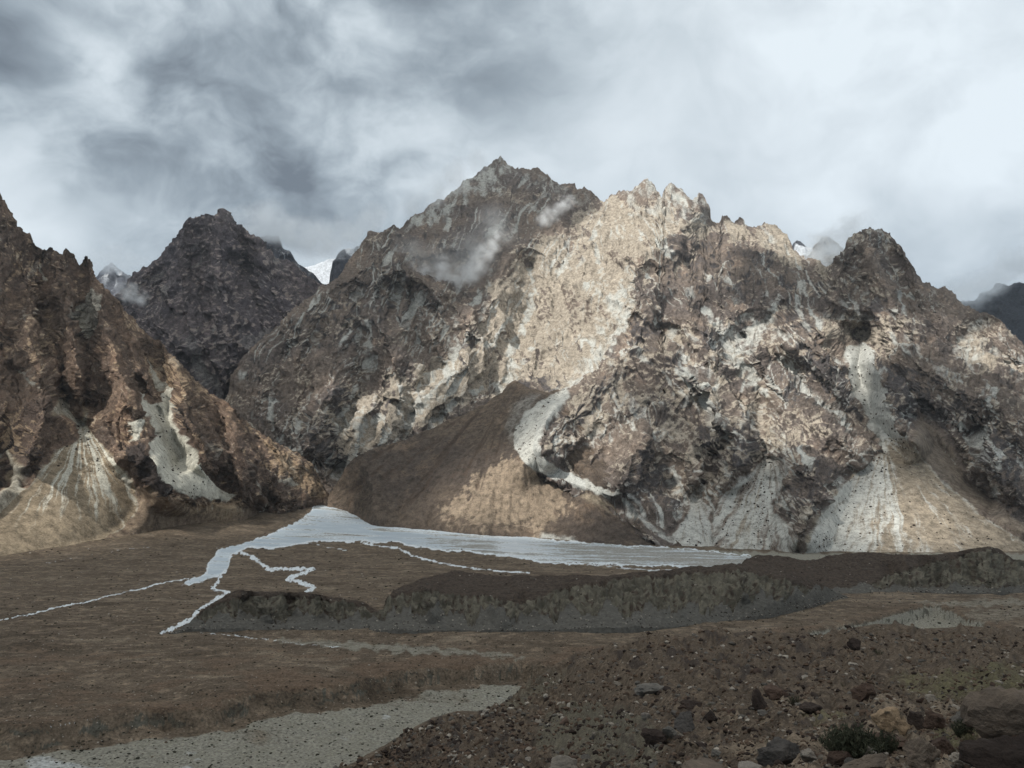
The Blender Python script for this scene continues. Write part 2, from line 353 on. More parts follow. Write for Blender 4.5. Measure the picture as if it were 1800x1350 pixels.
def finish_mountain(g, amp=1.0, gully=1.0, strata=0.0):
    """turn distances into points, add crags along the normal, then cut gullies along the drainage"""
    px, py, D, sd = g['px'], g['py'], g['D'], g['seed']
    X = P(px, py, D); keep = 1 - g['sm']
    N = grid_normals(X)
    if N[..., 1].mean() > 0: N = -N
    x, y, z = X[..., 0], X[..., 1], X[..., 2]
    edge = np.linspace(0, 1, g['rows'])[:, None] * np.ones_like(px)
    kr = keep * amp * g['rock']
    # large ribs and crags, in a warped frame so that no direction rules
    kr = kr * (.25 + .75 * ss(edge, .0, .10))
    wa = 110 * fbm(x / 420, y / 420, z / 420, 3, seed=sd + 60); wb = 110 * fbm(x / 420, y / 420, z / 420, 3, seed=sd + 66)
    h = 58 * (ridged((x + wa) / 300, (y + wb) / 420, (z + wb) / 430, 3, seed=sd + 1) - .5)
    h += 24 * (ridged((x + .6 * wa + .35 * z) / 105, y / 140, (z + .6 * wb) / 170, 4, gain=.55, seed=sd + 2) - .5)
    cr = (1 - ss(edge, .93, 1.0) * .6)
    X1 = X + N * (h * kr * cr)[..., None]
    zf = blur(X1[..., 2], 4) + 16 * fbm(x / 90, y / 90, z / 90, 3, gain=.6, seed=sd + 70)
    acc = flow(zf, X1)
    ch = blur(np.log1p(acc), 1)
    cut = np.clip(ch - 3.2, 0, 4.2) * 7.5 * gully * keep * (1 - ss(edge, .96, 1.0))
    N1 = grid_normals(blur3(X1, 2)); N1 = np.where((N1[..., 1:2] > 0) & (N1[..., 2:3] < .2), -N1, N1)
    if N1[..., 1].mean() > 0: N1 = -N1
    x, y, z = [X1[..., i] for i in range(3)]
    f = 13 * (ridged((x + .3 * z) / 44, y / 48, (z - .2 * x) / 52, 4, gain=.62, seed=sd + 3) - .5) + 5 * fbm(x / 15, y / 15, z / 17, 3, gain=.6, seed=sd + 4)
    if strata:
        f += strata * np.sin((z * .9 - x * .35 + 60 * fbm(x / 300, y / 300, z / 300, 3, seed=sd + 6)) / 7.0)
    smn = 3.0 * fbm(x / 60, y / 60, z / 90, 3, seed=sd + 8) * g['sm']
    # tilted beds: two families of dipping ledges, and debris streaks that follow the slope
    mpp = D / FPX; side = g.get('side', 1080); wr = ss(px, side - 90, side + 90); wp1 = 9 * fbm(px / 60, py / 60, 0 * px + sd, 4, seed=sd + 80); wp2 = 14 * fbm(px / 90, py / 90, 0 * px + sd + 3, 4, seed=sd + 84)
    bed = 0
    for th, wgt in ((.75, 1 - wr), (-.62, wr)):
        sc_ = px * math.sin(th) + py * math.cos(th) + wp2
        for per, am in ((41, .17), (14, .17), (5.6, .16)):
            q_ = sc_ / per + .35 * fbm(px / (per * 2), py / (per * 2), 0 * px + per, 2, seed=sd + int(per)); fr = q_ - np.floor(q_)
            env = np.clip(.45 + 1.3 * fbm(px / (per * 3.2), py / (per * 3.2), 0 * px + th, 3, seed=sd + 90 + int(per)), 0, 1.3)
            bed = bed + wgt * am * per * mpp * (np.where(fr < .8, fr / .8, (1 - fr) / .2) - .5) * env
    stk = 0
    for phi, wgt in ((-.45, 1 - wr), (.58, wr)):
        ac_ = px * math.cos(phi) - py * math.sin(phi) + wp1; al_ = px * math.sin(phi) + py * math.cos(phi)
        sA = 1 - np.abs(noise3(ac_ / 14, al_ / 170, 0 * px + phi, sd + 95)) * 5.5; sB = 1 - np.abs(noise3(ac_ / 7, al_ / 85, 0 * px + phi, sd + 97)) * 6.0; sC = fbm(ac_ / 5, al_ / 34, 0 * px, 3, gain=.7, seed=sd + 99) * 1.5
        stk = stk + wgt * np.maximum(np.clip(sA, 0, 1), np.clip(sB, 0, 1) * .8); g['grain'] = g.get('grain', 0) + wgt * sC
    g['streak'] = stk
    X2 = X1 + N1 * (f * kr * .75 + bed * kr * g.get('bed', 1.0) - cut - 6 * stk * kr + smn)[..., None]
    N2 = grid_normals(X2); N2 = np.where(N2[..., 1:2] > 0, -N2, N2); nz = blur(N2[..., 2], 1); g['ledge'] = nz - blur(nz, 14); g['nx'] = N2
    return X2, ch, h, f
def blur3(X, n): return np.stack([blur(X[..., i], n) for i in range(3)], -1)

def add_back(X, masks, skirt, rows=((25, -14), (90, -85), (260, -300), (700, -800))):
    """far side of the crest, and a skirt that goes below the valley floor, so the mountain is a closed form"""
    top = X[-1]; hd = top[:, :2] / (np.linalg.norm(top[:, :2], axis=1, keepdims=True) + 1e-9)
    back = [np.c_[top[:, :2] + hd * a, top[:, 2] + b] for a, b in rows]
    low = X[0].copy(); low[:, 2] -= skirt
    Xn = np.concatenate([low[None], X, np.array(back)], 0)
    mn = np.concatenate([masks[:1], masks] + [masks[-1:]] * len(rows), 0)
    return Xn, mn

def mask_from(px, py, polys, seed, warp=5.0, soft=3.0):
    out = np.zeros(px.shape)
    wx = warp * fbm(px / 18, py / 18, 0 * px + seed, 3, seed=seed); wy = warp * fbm(px / 18, py / 18, 0 * px + seed + 7, 3, seed=seed + 3)
    for item in polys:
        poly, val = (item if isinstance(item, tuple) and not np.isscalar(item[0]) and len(item) == 2 and np.isscalar(item[1]) else (item, 1.0))
        d = sdf_box(px + wx, py + wy, poly, 40)
        out = np.maximum(out, val * ss(d, -soft, soft))
    return out
def line_mask(px, py, lines, seed, warp=4.0):
    out = np.zeros(px.shape)
    wx = warp * fbm(px / 14, py / 14, 0 * px + seed, 3, seed=seed); wy = warp * fbm(px / 14, py / 14, 0 * px + seed + 7, 3, seed=seed + 3)
    for w, v, line in lines:
        d, _ = dist_poly(px + wx, py + wy, line)
        out = np.maximum(out, v * ss(d, w, w * .35))
    return out

# ---- main massif
crest_main = [(380, 705, 3900), (396, 692, 3920), (410, 650, 4050), (440, 610, 4250), (480, 570, 4500), (530, 530, 4750), (560, 502, 4900), (580, 490, 4980), (600, 472, 5080), (622, 448, 5160),
    (640, 415, 5250), (650, 405, 5280), (672, 408), (690, 393, 5250), (704, 400), (715, 388, 5800), (740, 370, 6250), (770, 350), (800, 330, 6600), (850, 295), (868, 280), (880, 274, 6900),
    (890, 280), (905, 291), (925, 291), (945, 294, 6800), (962, 308), (975, 322), (1000, 320, 6500), (1020, 328), (1040, 336, 6300), (1060, 350), (1075, 340), (1090, 333, 6000), (1108, 334), (1118, 328), (1128, 322),
    (1133, 314), (1138, 311, 5900), (1143, 316), (1152, 320), (1158, 338), (1163, 345), (1168, 326), (1176, 320, 5800), (1186, 322), (1198, 334), (1208, 346), (1218, 352), (1222, 344), (1230, 337, 5700), (1238, 346),
    (1244, 366), (1258, 388), (1266, 392, 5500), (1270, 376), (1278, 380), (1290, 388), (1303, 382, 5450), (1316, 394), (1330, 397), (1345, 394), (1372, 399, 5350), (1382, 412), (1395, 432), (1420, 452, 5100), (1440, 460), (1455, 466, 4700),
    (1470, 452), (1484, 440, 4620), (1490, 420), (1505, 408), (1518, 399), (1526, 396, 4600), (1540, 399), (1553, 399), (1560, 404), (1572, 420), (1585, 432, 4500), (1597, 448), (1610, 472), (1625, 490), (1650, 506, 4200), (1662, 502), (1672, 512),
    (1700, 535, 4080), (1730, 548), (1765, 566, 3900), (1800, 600, 3750), (1860, 640, 3600), (2150, 690, 3500)]
foot_main = [(380, 885, 3500), (560, 885, 3400), (600, 888, 3350), (760, 930), (900, 942), (1000, 950), (1180, 962), (1300, 968), (1500, 974), (1700, 974), (1860, 973), (2150, 972)]
ctrl_main = [(600, 600, 4300), (500, 640, 4080), (450, 720, 3800), (520, 800, 3560), (600, 720, 3850), (700, 700, 3950), (800, 650, 4150), (700, 560, 4480), (715, 475, 4760), (800, 560, 4500), (850, 630, 4250), (700, 790, 3650), (620, 840, 3450),
    (800, 460, 5350), (870, 430, 5650), (960, 400, 5800), (1000, 500, 5000), (900, 560, 4850), (950, 620, 4420), (900, 660, 4200), (1050, 450, 5300), (1100, 400, 5550), (1080, 600, 4150), (1000, 640, 4080), (850, 720, 3900), (780, 740, 3850),
    (1190, 402, 4950), (1120, 465, 4550), (1105, 560, 4080), (1040, 650, 3640), (1000, 700, 3330), (960, 750, 3120), (950, 800, 2960), (1200, 500, 4330), (1200, 600, 3830), (1200, 700, 3370), (1150, 800, 2930), (1200, 900, 2640), (1080, 800, 2920), (1050, 880, 2720),
    (1300, 450, 4760), (1400, 490, 4620), (1300, 600, 3860), (1300, 700, 3420), (1350, 800, 2990), (1450, 850, 2790), (1420, 700, 3440), (1400, 600, 3900), (1500, 560, 4060), (1510, 620, 3820), (1550, 790, 2890), (1530, 480, 4400),
    (1600, 600, 3780), (1700, 650, 3480), (1700, 750, 3050), (1780, 850, 2690), (1650, 850, 2690), (1800, 750, 3000), (1640, 560, 3980), (1860, 800, 2850), (2100, 830, 2800)]
ridges_main = [
    (170, [(1187, 403), (1173, 413), (1107, 457), (1133, 513), (1113, 547), (1093, 580), (1067, 620), (1033, 647), (1000, 680), (960, 740), (948, 780)], 60),
    (130, [(1167, 620), (1200, 653), (1247, 690), (1270, 757)]), (110, [(1200, 557), (1237, 580), (1270, 620)]), (120, [(1373, 520), (1400, 547), (1447, 580)]), (120, [(1400, 597), (1440, 610), (1487, 640)]),
    (110, [(1133, 760), (1110, 800), (1093, 850)]), (100, [(1307, 747), (1295, 800), (1290, 825)]), (150, [(1400, 813), (1440, 850), (1420, 900), (1407, 935)], 60), (110, [(1450, 760), (1500, 775), (1545, 790)]),
    (130, [(1578, 600), (1640, 650), (1689, 683), (1755, 717), (1830, 760)], 60), (150, [(1536, 633), (1567, 711), (1605, 778)], 40), (100, [(1740, 740), (1750, 800), (1780, 860)]),
    (160, [(1526, 396), (1530, 450), (1560, 520), (1600, 580)], 60), (110, [(1484, 440), (1470, 490), (1500, 540)]), (100, [(1590, 440), (1610, 500), (1660, 560)]),
    (160, [(703, 467), (720, 480), (750, 500), (793, 517), (815, 560), (845, 600)], 40), (120, [(687, 393), (650, 463), (600, 490), (520, 560)], 50), (110, [(673, 583), (690, 640), (710, 690)]), (100, [(870, 560), (840, 603), (817, 640)]),
    (110, [(600, 560), (580, 640), (585, 700)]), (110, [(820, 578), (815, 640), (780, 700)]), (130, [(880, 274), (900, 340), (890, 400)], 60), (120, [(977, 317), (957, 393), (900, 450), (870, 510), (850, 560)], 50), (120, [(905, 345), (830, 400), (760, 430)]),
    (90, [(960, 440), (945, 520), (940, 600), (920, 640)]), (90, [(1060, 360), (1030, 450), (1000, 540), (980, 600)]), (70, [(1138, 311), (1135, 350), (1120, 400)], 26), (70, [(1178, 320), (1180, 350), (1190, 375)], 26), (45, [(1231, 337), (1236, 360), (1242, 380)], 24),
    (120, [(570, 700), (555, 740), (540, 790)], 40), (120, [(690, 740), (670, 780)], 40), (120, [(640, 720), (625, 770), (620, 800)], 34)]
gullies_main = [
    (130, [(930, 470), (937, 510), (927, 550), (910, 593), (897, 650), (870, 690)]), (130, [(877, 410), (853, 450), (830, 500), (800, 540), (803, 570), (793, 620)]), (90, [(850, 567), (840, 603)]), (110, [(707, 480), (697, 520), (680, 560)]),
    (90, [(643, 580), (647, 643), (625, 700), (600, 760)]), (100, [(700, 667), (733, 690)]), (90, [(1277, 460), (1267, 480), (1290, 500)]), (130, [(1373, 530), (1350, 563), (1280, 600), (1300, 647), (1340, 693), (1345, 800)]),
    (110, [(1367, 637), (1420, 680), (1473, 723), (1540, 780)]), (100, [(1233, 720), (1277, 773), (1230, 860), (1220, 880)]), (90, [(1177, 827), (1205, 880)]), (90, [(1147, 487), (1180, 540)]),
    (140, [(1510, 600), (1510, 660), (1535, 730), (1558, 790)], 50), (120, [(1614, 733), (1655, 790), (1703, 850), (1744, 878)]), (130, [(1100, 570), (1060, 620), (1010, 660), (985, 690)], 30), (110, [(720, 500), (735, 600), (770, 640)]), (110, [(620, 700), (612, 780), (600, 830)], 30), (100, [(730, 690), (712, 760)], 30)]
pale_lines = [(4, .95, [(933, 470), (937, 510), (928, 543), (913, 583), (905, 613), (897, 653)]), (3, .7, [(1010, 427), (993, 457), (980, 477)]), (3, .7, [(1047, 427), (1050, 457), (1058, 490)]), (13, .75, [(1093, 545), (1090, 570), (1067, 610), (1020, 652), (993, 680)]), (10, .7, [(1068, 528), (1093, 505)]), (8, .8, [(900, 600), (893, 650)]),
    (4, .5, [(860, 463), (853, 517), (847, 560), (843, 600)]), (8, .4, [(883, 377), (880, 403)]), (4, .85, [(643, 585), (642, 627), (650, 647)]), (3, .6, [(627, 510), (630, 537), (610, 570)]), (3, .6, [(700, 463), (713, 480), (700, 510)]), (3, .6, [(593, 620), (617, 603), (640, 570)]), (7, .6, [(773, 543), (783, 570), (790, 617)]), (5, .6, [(803, 583), (793, 613)]),
    (6, .75, [(733, 693), (753, 663), (783, 633), (800, 600)]), (6, .7, [(810, 657), (800, 680), (775, 700)]), (5, .7, [(893, 663), (867, 683), (840, 700)]), (6, .75, [(637, 663), (617, 697), (612, 715)]), (4, .65, [(677, 637), (700, 677), (713, 700)]), (5, .85, [(587, 730), (597, 757)]), (5, .8, [(600, 733), (617, 717)]), (9, .95, [(645, 735), (633, 773), (613, 813), (598, 836)]), (5, .7, [(700, 710), (713, 733), (713, 755)]), (8, .95, [(756, 697), (733, 723), (712, 748)]), (8, .85, [(797, 707), (777, 727), (757, 748)]), (5, .8, [(887, 667), (860, 677), (833, 690)]), (4, .7, [(700, 670), (707, 700)]), (4, .6, [(680, 747), (687, 767)]),
    (3, .6, [(560, 560), (552, 600), (530, 650)]), (3, .5, [(520, 600), (500, 640), (470, 700)]), (4, .6, [(545, 690), (530, 720), (520, 745)]), (3, .5, [(660, 690), (655, 720)]), (3, .5, [(740, 560), (728, 610), (735, 640)]), (3, .5, [(585, 530), (572, 570)]), (3, .5, [(660, 540), (668, 580)]), (3, .55, [(480, 690), (470, 740), (500, 800)]),
    (4, .75, [(1100, 463), (1087, 497), (1080, 512)]), (6, .85, [(1146, 478), (1150, 494)]), (3, .9, [(1278, 455), (1268, 478), (1290, 503)]), (3, .8, [(1240, 480), (1262, 495)]), (8, .8, [(1100, 533), (1090, 567), (1073, 600), (1047, 627)]), (10, .85, [(1247, 540), (1273, 570), (1283, 600), (1300, 640), (1320, 663), (1347, 692)]), (9, .8, [(1367, 520), (1360, 557), (1343, 570), (1300, 590)]), (7, .65, [(1333, 570), (1367, 580), (1400, 593)]), (6, .95, [(1368, 630), (1393, 657), (1420, 687), (1447, 710), (1475, 738), (1500, 762)]), (8, .7, [(1175, 580), (1193, 610), (1203, 630)]), (8, .6, [(1200, 580), (1222, 600)]), (12, .5, [(1228, 645), (1250, 660)]), (6, .6, [(1207, 673), (1210, 707)]), (6, .55, [(1290, 518), (1312, 522)]), (4, .55, [(1383, 513), (1412, 528)]), (5, .75, [(1195, 380), (1235, 390)]),
    (8, .6, [(1300, 700), (1310, 740), (1320, 757)]), (10, .65, [(1325, 735), (1340, 773), (1347, 807)]), (6, .65, [(1250, 713), (1270, 750), (1282, 790)]), (6, .85, [(1178, 822), (1193, 857), (1208, 886)]), (9, .65, [(1222, 870), (1235, 833), (1228, 805)]), (9, .6, [(1265, 808), (1285, 845)]), (6, .45, [(1067, 760), (1107, 740), (1147, 710)]), (6, .5, [(1010, 810), (1040, 773), (1060, 750)]), (5, .6, [(1193, 690), (1207, 715)]), (13, .5, [(1360, 745), (1385, 790)]), (5, .5, [(1160, 740), (1168, 790)]), (5, .5, [(1100, 690), (1080, 730)]),
    (7, .55, [(1733, 747), (1714, 758), (1712, 800)]), (8, .55, [(1642, 640), (1662, 660)]), (5, .5, [(1626, 675), (1662, 676)]), (12, .55, [(1683, 617), (1711, 578), (1733, 561)]), (7, .55, [(1728, 594), (1758, 617), (1797, 664)]), (4, .6, [(1578, 598), (1560, 640)]), (5, .6, [(1530, 560), (1480, 555), (1450, 550)]), (3, .5, [(1508, 440), (1512, 480), (1500, 520)]), (3, .5, [(1560, 430), (1572, 480), (1600, 540)]), (5, .8, [(930, 470), (937, 510), (927, 550), (910, 593), (897, 650), (893, 670)]), (5, .8, [(1277, 455), (1267, 480), (1290, 502)]), (4, .7, [(1147, 480), (1150, 492)]), (5, .7, [(643, 603), (648, 645)]), (5, .7, [(700, 667), (712, 750)]), (4, .6, [(797, 545), (803, 570), (790, 625)]), (4, .6, [(707, 480), (697, 510)]), (5, .7, [(940, 600), (900, 660)]), (4, .6, [(1010, 440), (985, 480)]), (4, .6, [(1045, 400), (1055, 470)])]
gullies_main += [(26 + 3.2 * w, L, 9 + 1.3 * w) for w, v, L in pale_lines if len(L) > 2]
push_main = [
    (560, [(540, 905), (608, 850), (660, 815), (725, 795), (805, 765), (885, 705), (960, 712), (945, 740), (918, 770), (930, 825), (1030, 885), (1095, 925), (1150, 965), (1150, 985), (540, 985)], 14),
    (260, [(1200, 404), (1253, 412), (1293, 421), (1350, 431), (1393, 451), (1447, 478), (1475, 466), (1440, 430), (1400, 380), (1258, 340), (1225, 392)], 26),
    (230, [(700, 466), (716, 474), (750, 499), (793, 517), (815, 540), (840, 490), (850, 440), (780, 440)], 26)]
FAN_SMALL = [(1215, 872), (1226, 872), (1248, 893), (1252, 975), (1186, 970), (1183, 938), (1205, 908)]
FAN_MID = [(1342, 806), (1380, 803), (1386, 830), (1371, 868), (1356, 886), (1366, 906), (1402, 936), (1398, 985), (1248, 985), (1252, 900), (1272, 868), (1312, 838)]
FAN_BIG = [(1488, 604), (1532, 612), (1540, 650), (1562, 720), (1592, 770), (1612, 792), (1660, 848), (1722, 903), (1800, 948), (1870, 975), (1870, 990), (1408, 990), (1438, 912), (1480, 852), (1530, 810), (1556, 793), (1549, 770), (1520, 722), (1498, 680), (1490, 640)]
FAN_GREY = [(1614, 722), (1660, 762), (1702, 842), (1752, 880), (1800, 915), (1870, 950), (1870, 985), (1722, 903), (1640, 838), (1600, 780)]
CHUTE = [(996, 678), (1002, 694), (976, 724), (956, 745), (942, 775), (950, 802), (985, 823), (1018, 836), (1052, 856), (1080, 874), (1076, 876), (1046, 866), (1000, 851), (970, 842), (940, 829), (913, 802), (902, 780), (905, 752), (925, 725), (960, 700)]
smooth_main = [(CHUTE, 4), (FAN_SMALL, 6), (FAN_MID, 6), (FAN_BIG, 8), (FAN_GREY, 10)]
cones_main = [((1218, 862, 2720, 0.68), FAN_SMALL), ((1355, 800, 2920, 0.68), FAN_MID), ((1552, 775, 2960, 0.68), [p for p in FAN_BIG if p[1] > 760] )]
g = build_mountain(crest_main, foot_main, ctrl_main, 1.68, 445, ridges_main, gullies_main, push_main, jag=2.2, seed=3, smooth_polys=smooth_main, cones=cones_main, spikes=5.0, x1=1850, ext=(1e9, 2150))
X, ch, h, f = finish_mountain(g, 1.0, 1.0)
px, py = g['px'], g['py']
BEIGE = [(960, 420), (1000, 380), (1090, 340), (1130, 360), (1258, 385), (1330, 398), (1372, 400), (1420, 450), (1455, 470), (1440, 480), (1350, 432), (1255, 409), (1187, 404), (1120, 455), (1100, 500), (1095, 575), (1035, 645), (985, 685), (900, 655), (860, 690), (720, 760), (600, 800), (560, 720), (640, 690), (760, 640), (850, 580), (868, 500)]
BEIGE2 = [(1100, 600), (1200, 560), (1300, 560), (1340, 700), (1440, 760), (1400, 800), (1340, 810), (1220, 870), (1180, 830), (1150, 740), (1020, 760), (1000, 720)]
BEIGE3 = [(1420, 550), (1560, 560), (1570, 600), (1500, 610), (1430, 585)]
BEIGE4 = [(1690, 560), (1760, 570), (1800, 640), (1760, 660), (1690, 640)]
DARKS = [([(1293, 757), (1307, 741), (1320, 767), (1335, 803), (1310, 828), (1280, 818)], .75), ([(1227, 740), (1247, 708), (1267, 757), (1274, 788), (1253, 794), (1227, 767)], .65), ([(1227, 570), (1253, 566), (1278, 600), (1270, 622), (1233, 614)], .75), ([(1300, 563), (1330, 560), (1338, 580), (1310, 578)], .5), ([(1373, 520), (1400, 527), (1420, 557), (1452, 583), (1447, 600), (1400, 587), (1370, 570)], .6), ([(1113, 547), (1147, 547), (1183, 560), (1160, 600), (1140, 633), (1100, 630), (1087, 613)], .55), ([(1163, 622), (1200, 633), (1252, 683), (1244, 712), (1200, 664)], .7), ([(1310, 667), (1323, 662), (1331, 684), (1318, 688)], .7), ([(1360, 655), (1382, 655), (1422, 690), (1449, 722), (1400, 709), (1373, 707)], .65), ([(807, 583), (833, 575), (844, 603), (813, 645), (790, 628)], .6), ([(1040, 660), (1080, 640), (1120, 660), (1090, 700), (1040, 740), (1000, 730), (1010, 690)], .4), ([(960, 760), (1000, 740), (1030, 790), (1000, 815), (960, 800)], .3), ([(1187, 402), (1253, 410), (1350, 433), (1447, 480), (1480, 515), (1400, 500), (1345, 484), (1290, 502), (1200, 506), (1160, 480)], .42), ([(1195, 500), (1290, 498), (1345, 480), (1400, 494), (1450, 492), (1480, 512), (1440, 503), (1400, 506), (1350, 492), (1290, 512), (1240, 510)], .9), ([(1400, 597), (1487, 640), (1495, 690), (1530, 760), (1480, 720), (1420, 660)], .9), ([(1536, 633), (1600, 640), (1660, 720), (1660, 780), (1615, 770), (1565, 710)], .85), ([(1517, 525), (1560, 530), (1575, 560), (1530, 550)], 1.0),
         ([(700, 420), (880, 300), (960, 310), (1000, 350), (960, 400), (880, 450), (800, 470), (720, 460)], .38), ([(580, 500), (700, 400), (720, 480), (800, 560), (720, 560), (560, 620), (420, 660), (480, 570)], .45), ([(585, 680), (605, 678), (625, 705), (595, 730), (580, 715)], .9), ([(650, 690), (690, 700), (705, 735), (690, 720), (660, 708)], .8), ([(510, 740), (560, 715), (600, 760), (615, 800), (580, 840), (520, 800)], .5),
         ([(1133, 770), (1180, 830), (1200, 880), (1195, 910), (1110, 880), (1095, 840)], .6), ([(1300, 750), (1320, 760), (1330, 810), (1290, 825), (1285, 790)], .6), ([(1400, 815), (1450, 790), (1480, 830), (1440, 880), (1408, 930), (1365, 885)], .5), ([(1700, 740), (1760, 750), (1800, 780), (1800, 880), (1750, 860), (1710, 800)], .7), ([(1590, 640), (1680, 670), (1760, 720), (1700, 740), (1620, 700)], .5), ([(870, 680), (900, 660), (985, 655), (975, 690), (890, 700)], .7)]
pale_poly = [(FAN_SMALL, .72), (FAN_MID, .6), (FAN_BIG, .5), ([(1280, 570), (1340, 545), (1360, 590), (1320, 610), (1345, 690), (1320, 685), (1290, 640), (1270, 610)], .8), ([(1366, 630), (1390, 630), (1420, 680), (1475, 725), (1480, 760), (1510, 780), (1490, 770), (1470, 735), (1410, 690)], .85), ([(1690, 600), (1740, 590), (1725, 640), (1680, 620)], .6),
             ([(1060, 530), (1095, 520), (1092, 580), (1040, 635), (985, 690), (960, 690), (1020, 620)], .7), ([(720, 700), (780, 695), (730, 750), (712, 748)], .8), ([(588, 725), (605, 735), (640, 720), (632, 770), (610, 830), (596, 835), (615, 780)], .75), ([(1205, 690), (1215, 690), (1210, 715), (1200, 710)], .6), ([(1180, 380), (1240, 378), (1255, 392), (1180, 388)], .6), ([(700, 398), (790, 335), (850, 290), (880, 268), (905, 290), (880, 330), (830, 350), (750, 400)], .9), ([(905, 285), (960, 310), (1050, 345), (1040, 365), (960, 340), (910, 310)], .5), ([(1090, 325), (1138, 300), (1180, 308), (1245, 340), (1258, 392), (1110, 372)], .62), ([(1488, 604), (1531, 610), (1546, 660), (1563, 715), (1590, 772), (1572, 800), (1548, 770), (1516, 718), (1495, 680)], 1.25)]
sfan = mask_from(px, py, pale_poly[:3] + [([(1488, 604), (1531, 610), (1546, 660), (1563, 715), (1590, 772), (1572, 805), (1548, 775), (1516, 718), (1495, 680)], .8)], 5)
pale = mask_from(px, py, pale_poly[3:], 5, warp=15, soft=9) * np.clip(.55 + .9 * fbm(px / 14, py / 20, 0 * px, 4, gain=.65, seed=55), .1, 1)
pale = np.maximum(np.maximum(pale, sfan), .9 * mask_from(px, py, [CHUTE], 14, warp=4, soft=4))
pale = np.maximum(pale, line_mask(px, py, pale_lines, 9, warp=7) * np.clip(.72 + .8 * fbm(px / 10, py / 14, 0 * px, 4, gain=.65, seed=56), .15, 1.05))
pale = np.maximum(pale, line_mask(px, py, [(6.5, .62, [(1030, 846), (1070, 868), (1110, 893), (1150, 919), (1186, 951)])], 29, warp=3))
dr = ss(ch, 3.4, 5.8)
conc = ss(-f, 3, 14)
n0 = fbm(px / 120, py / 120, 0 * px, 4, seed=77)
pale = np.maximum(pale, np.clip(dr * .85 * ss(n0, -.45, .2) + .2 * conc * ss(n0, -.2, .3), 0, .85) * (py < 960))
beige = mask_from(px, py, [(BEIGE, .9), (BEIGE2, .30), (BEIGE3, .55), (BEIGE4, .5)], 6, warp=16, soft=16)
n5 = fbm(px / 46, py / 40, 0 * px, 4, seed=79)
pan = fbm((px * .9 - py * .42) / 26, (px * .42 + py * .9) / 120, 0 * px, 4, gain=.6, seed=83)
beige = np.clip(beige * np.clip(.86 + 1.0 * pan, .25, 1.1) + .07 + .30 * ss(n5, 0, .4) + .10 * ss(n0, 0, .5) - .25 * ss(h, 10, 40) * (beige < .7), 0, 1)
darkm = mask_from(px, py, DARKS, 7, warp=14, soft=11) * np.clip(.74 + .9 * fbm(px / 15, py / 18, 0 * px, 4, gain=.65, seed=57), .1, 1.1)
def dress(g, pale, beige, darkm, n0, kp=.85, kb=.36, kd=.42):
    """debris gathers on ledges and in the streaks, steep faces stay bare and dark"""
    keep = 1 - g['sm']; px, py = g['px'], g['py']; n6 = fbm(px / 70, py / 70, 0 * px + 5, 4, seed=179)
    env = ss(n6 + .4 * n0, -.25, .35)
    pale = np.maximum(pale, np.clip(kp * ss(g['streak'], .35, .95) * env, 0, .9) * keep)
    pale = np.maximum(pale, kp * .7 * ss(g['ledge'], .14, .34) * env * keep)
    beige = np.clip(beige + keep * kb * (ss(g['ledge'], .04, .22) - .55 * ss(g['ledge'], -.03, -.2) + .35 * g['grain']), 0, 1)
    darkm = np.clip(darkm + keep * kd * ss(g['ledge'], -.08, -.26), 0, 1)
    return pale, beige, darkm
grey = mask_from(px, py, [(FAN_GREY, .9)], 12, warp=6, soft=9)
tan = mask_from(px, py, [(FAN_BIG, .75), (FAN_MID, .3), ([(1300, 880), (1345, 850), (1330, 970), (1280, 970)], .7), ([(1195, 930), (1250, 935), (1250, 975), (1190, 972)], .55)], 13)
# streaks that run down the fans from their throats
for ax, ay, poly in ((1552, 770, FAN_BIG), (1352, 790, FAN_MID), (1220, 862, FAN_SMALL)):
    dd = np.hypot(px - ax, py - ay); an = np.arctan2(px - ax, np.maximum(py - ay, 1))
    st = fbm(an * 9 + .5 * fbm(px / 40, py / 40, 0 * px, 3, seed=30), dd / 170, 0 * px, 5, gain=.75, seed=31)
    inn = ss(sdf_box(px, py, poly, 30), 0, 8) * (py > ay)
    bias = ss(an, -.15, -.5) * .45 - ss(an, .1, .5) * .5 if poly is FAN_BIG else 0
    pale = np.where(inn > .3, np.clip(pale + inn * (st * .7 + bias - .02), 0.08, .92), pale)
darkm = np.where(grey > .3, np.clip(.35 * grey, 0, 1), darkm); tan = np.maximum(tan, grey * .5)  # grey scree strip, its soft cloud shadow darkened into the colour
pale, beige, darkm = dress(g, pale, beige, darkm, n0)
mask = np.stack([pale, beige, darkm, tan], -1)
inside = np.maximum.reduce([sdf_box(px, py, p, 20) for p in (FAN_SMALL, FAN_MID, FAN_BIG, FAN_GREY)])
MAIN = dict(px=px, py=py, X=X)
Xb, mb = add_back(X, mask, 70)
nr, nc = Xb.shape[:2]; q = grid_quads(nr, nc)
lab = np.zeros((nr, nc), int)
for k, p in enumerate((FAN_SMALL, FAN_MID, FAN_BIG), 1):
    lab[1:1 + px.shape[0]][(sdf_box(px + g['wx'] * .35, py + g['wy'] * .35, p, 20) > 0)] = k
ql = lab.ravel()[q[:, 0]]
co = Xb.reshape(-1, 3); at = {'mask': mb.reshape(-1, 4)}
obj('mountain', sub_mesh('mountain', co, q, ql == 0, at), M_MASSIF, label='tall grey and beige rock massif with a jagged summit in the middle', cat='mountain', kind='structure')
FANL = ['', 'smallest pale scree cone, left of the two larger pale ones under the massif', 'pale scree cone with dark boulders under a narrow throat', 'widest grey scree fan below the long chute at right']
for k in (1, 2, 3):
    obj('scree_fan', sub_mesh('scree_fan', co, q, ql == k, at), M_MASSIF, label=FANL[k], cat='scree fan', kind='structure')

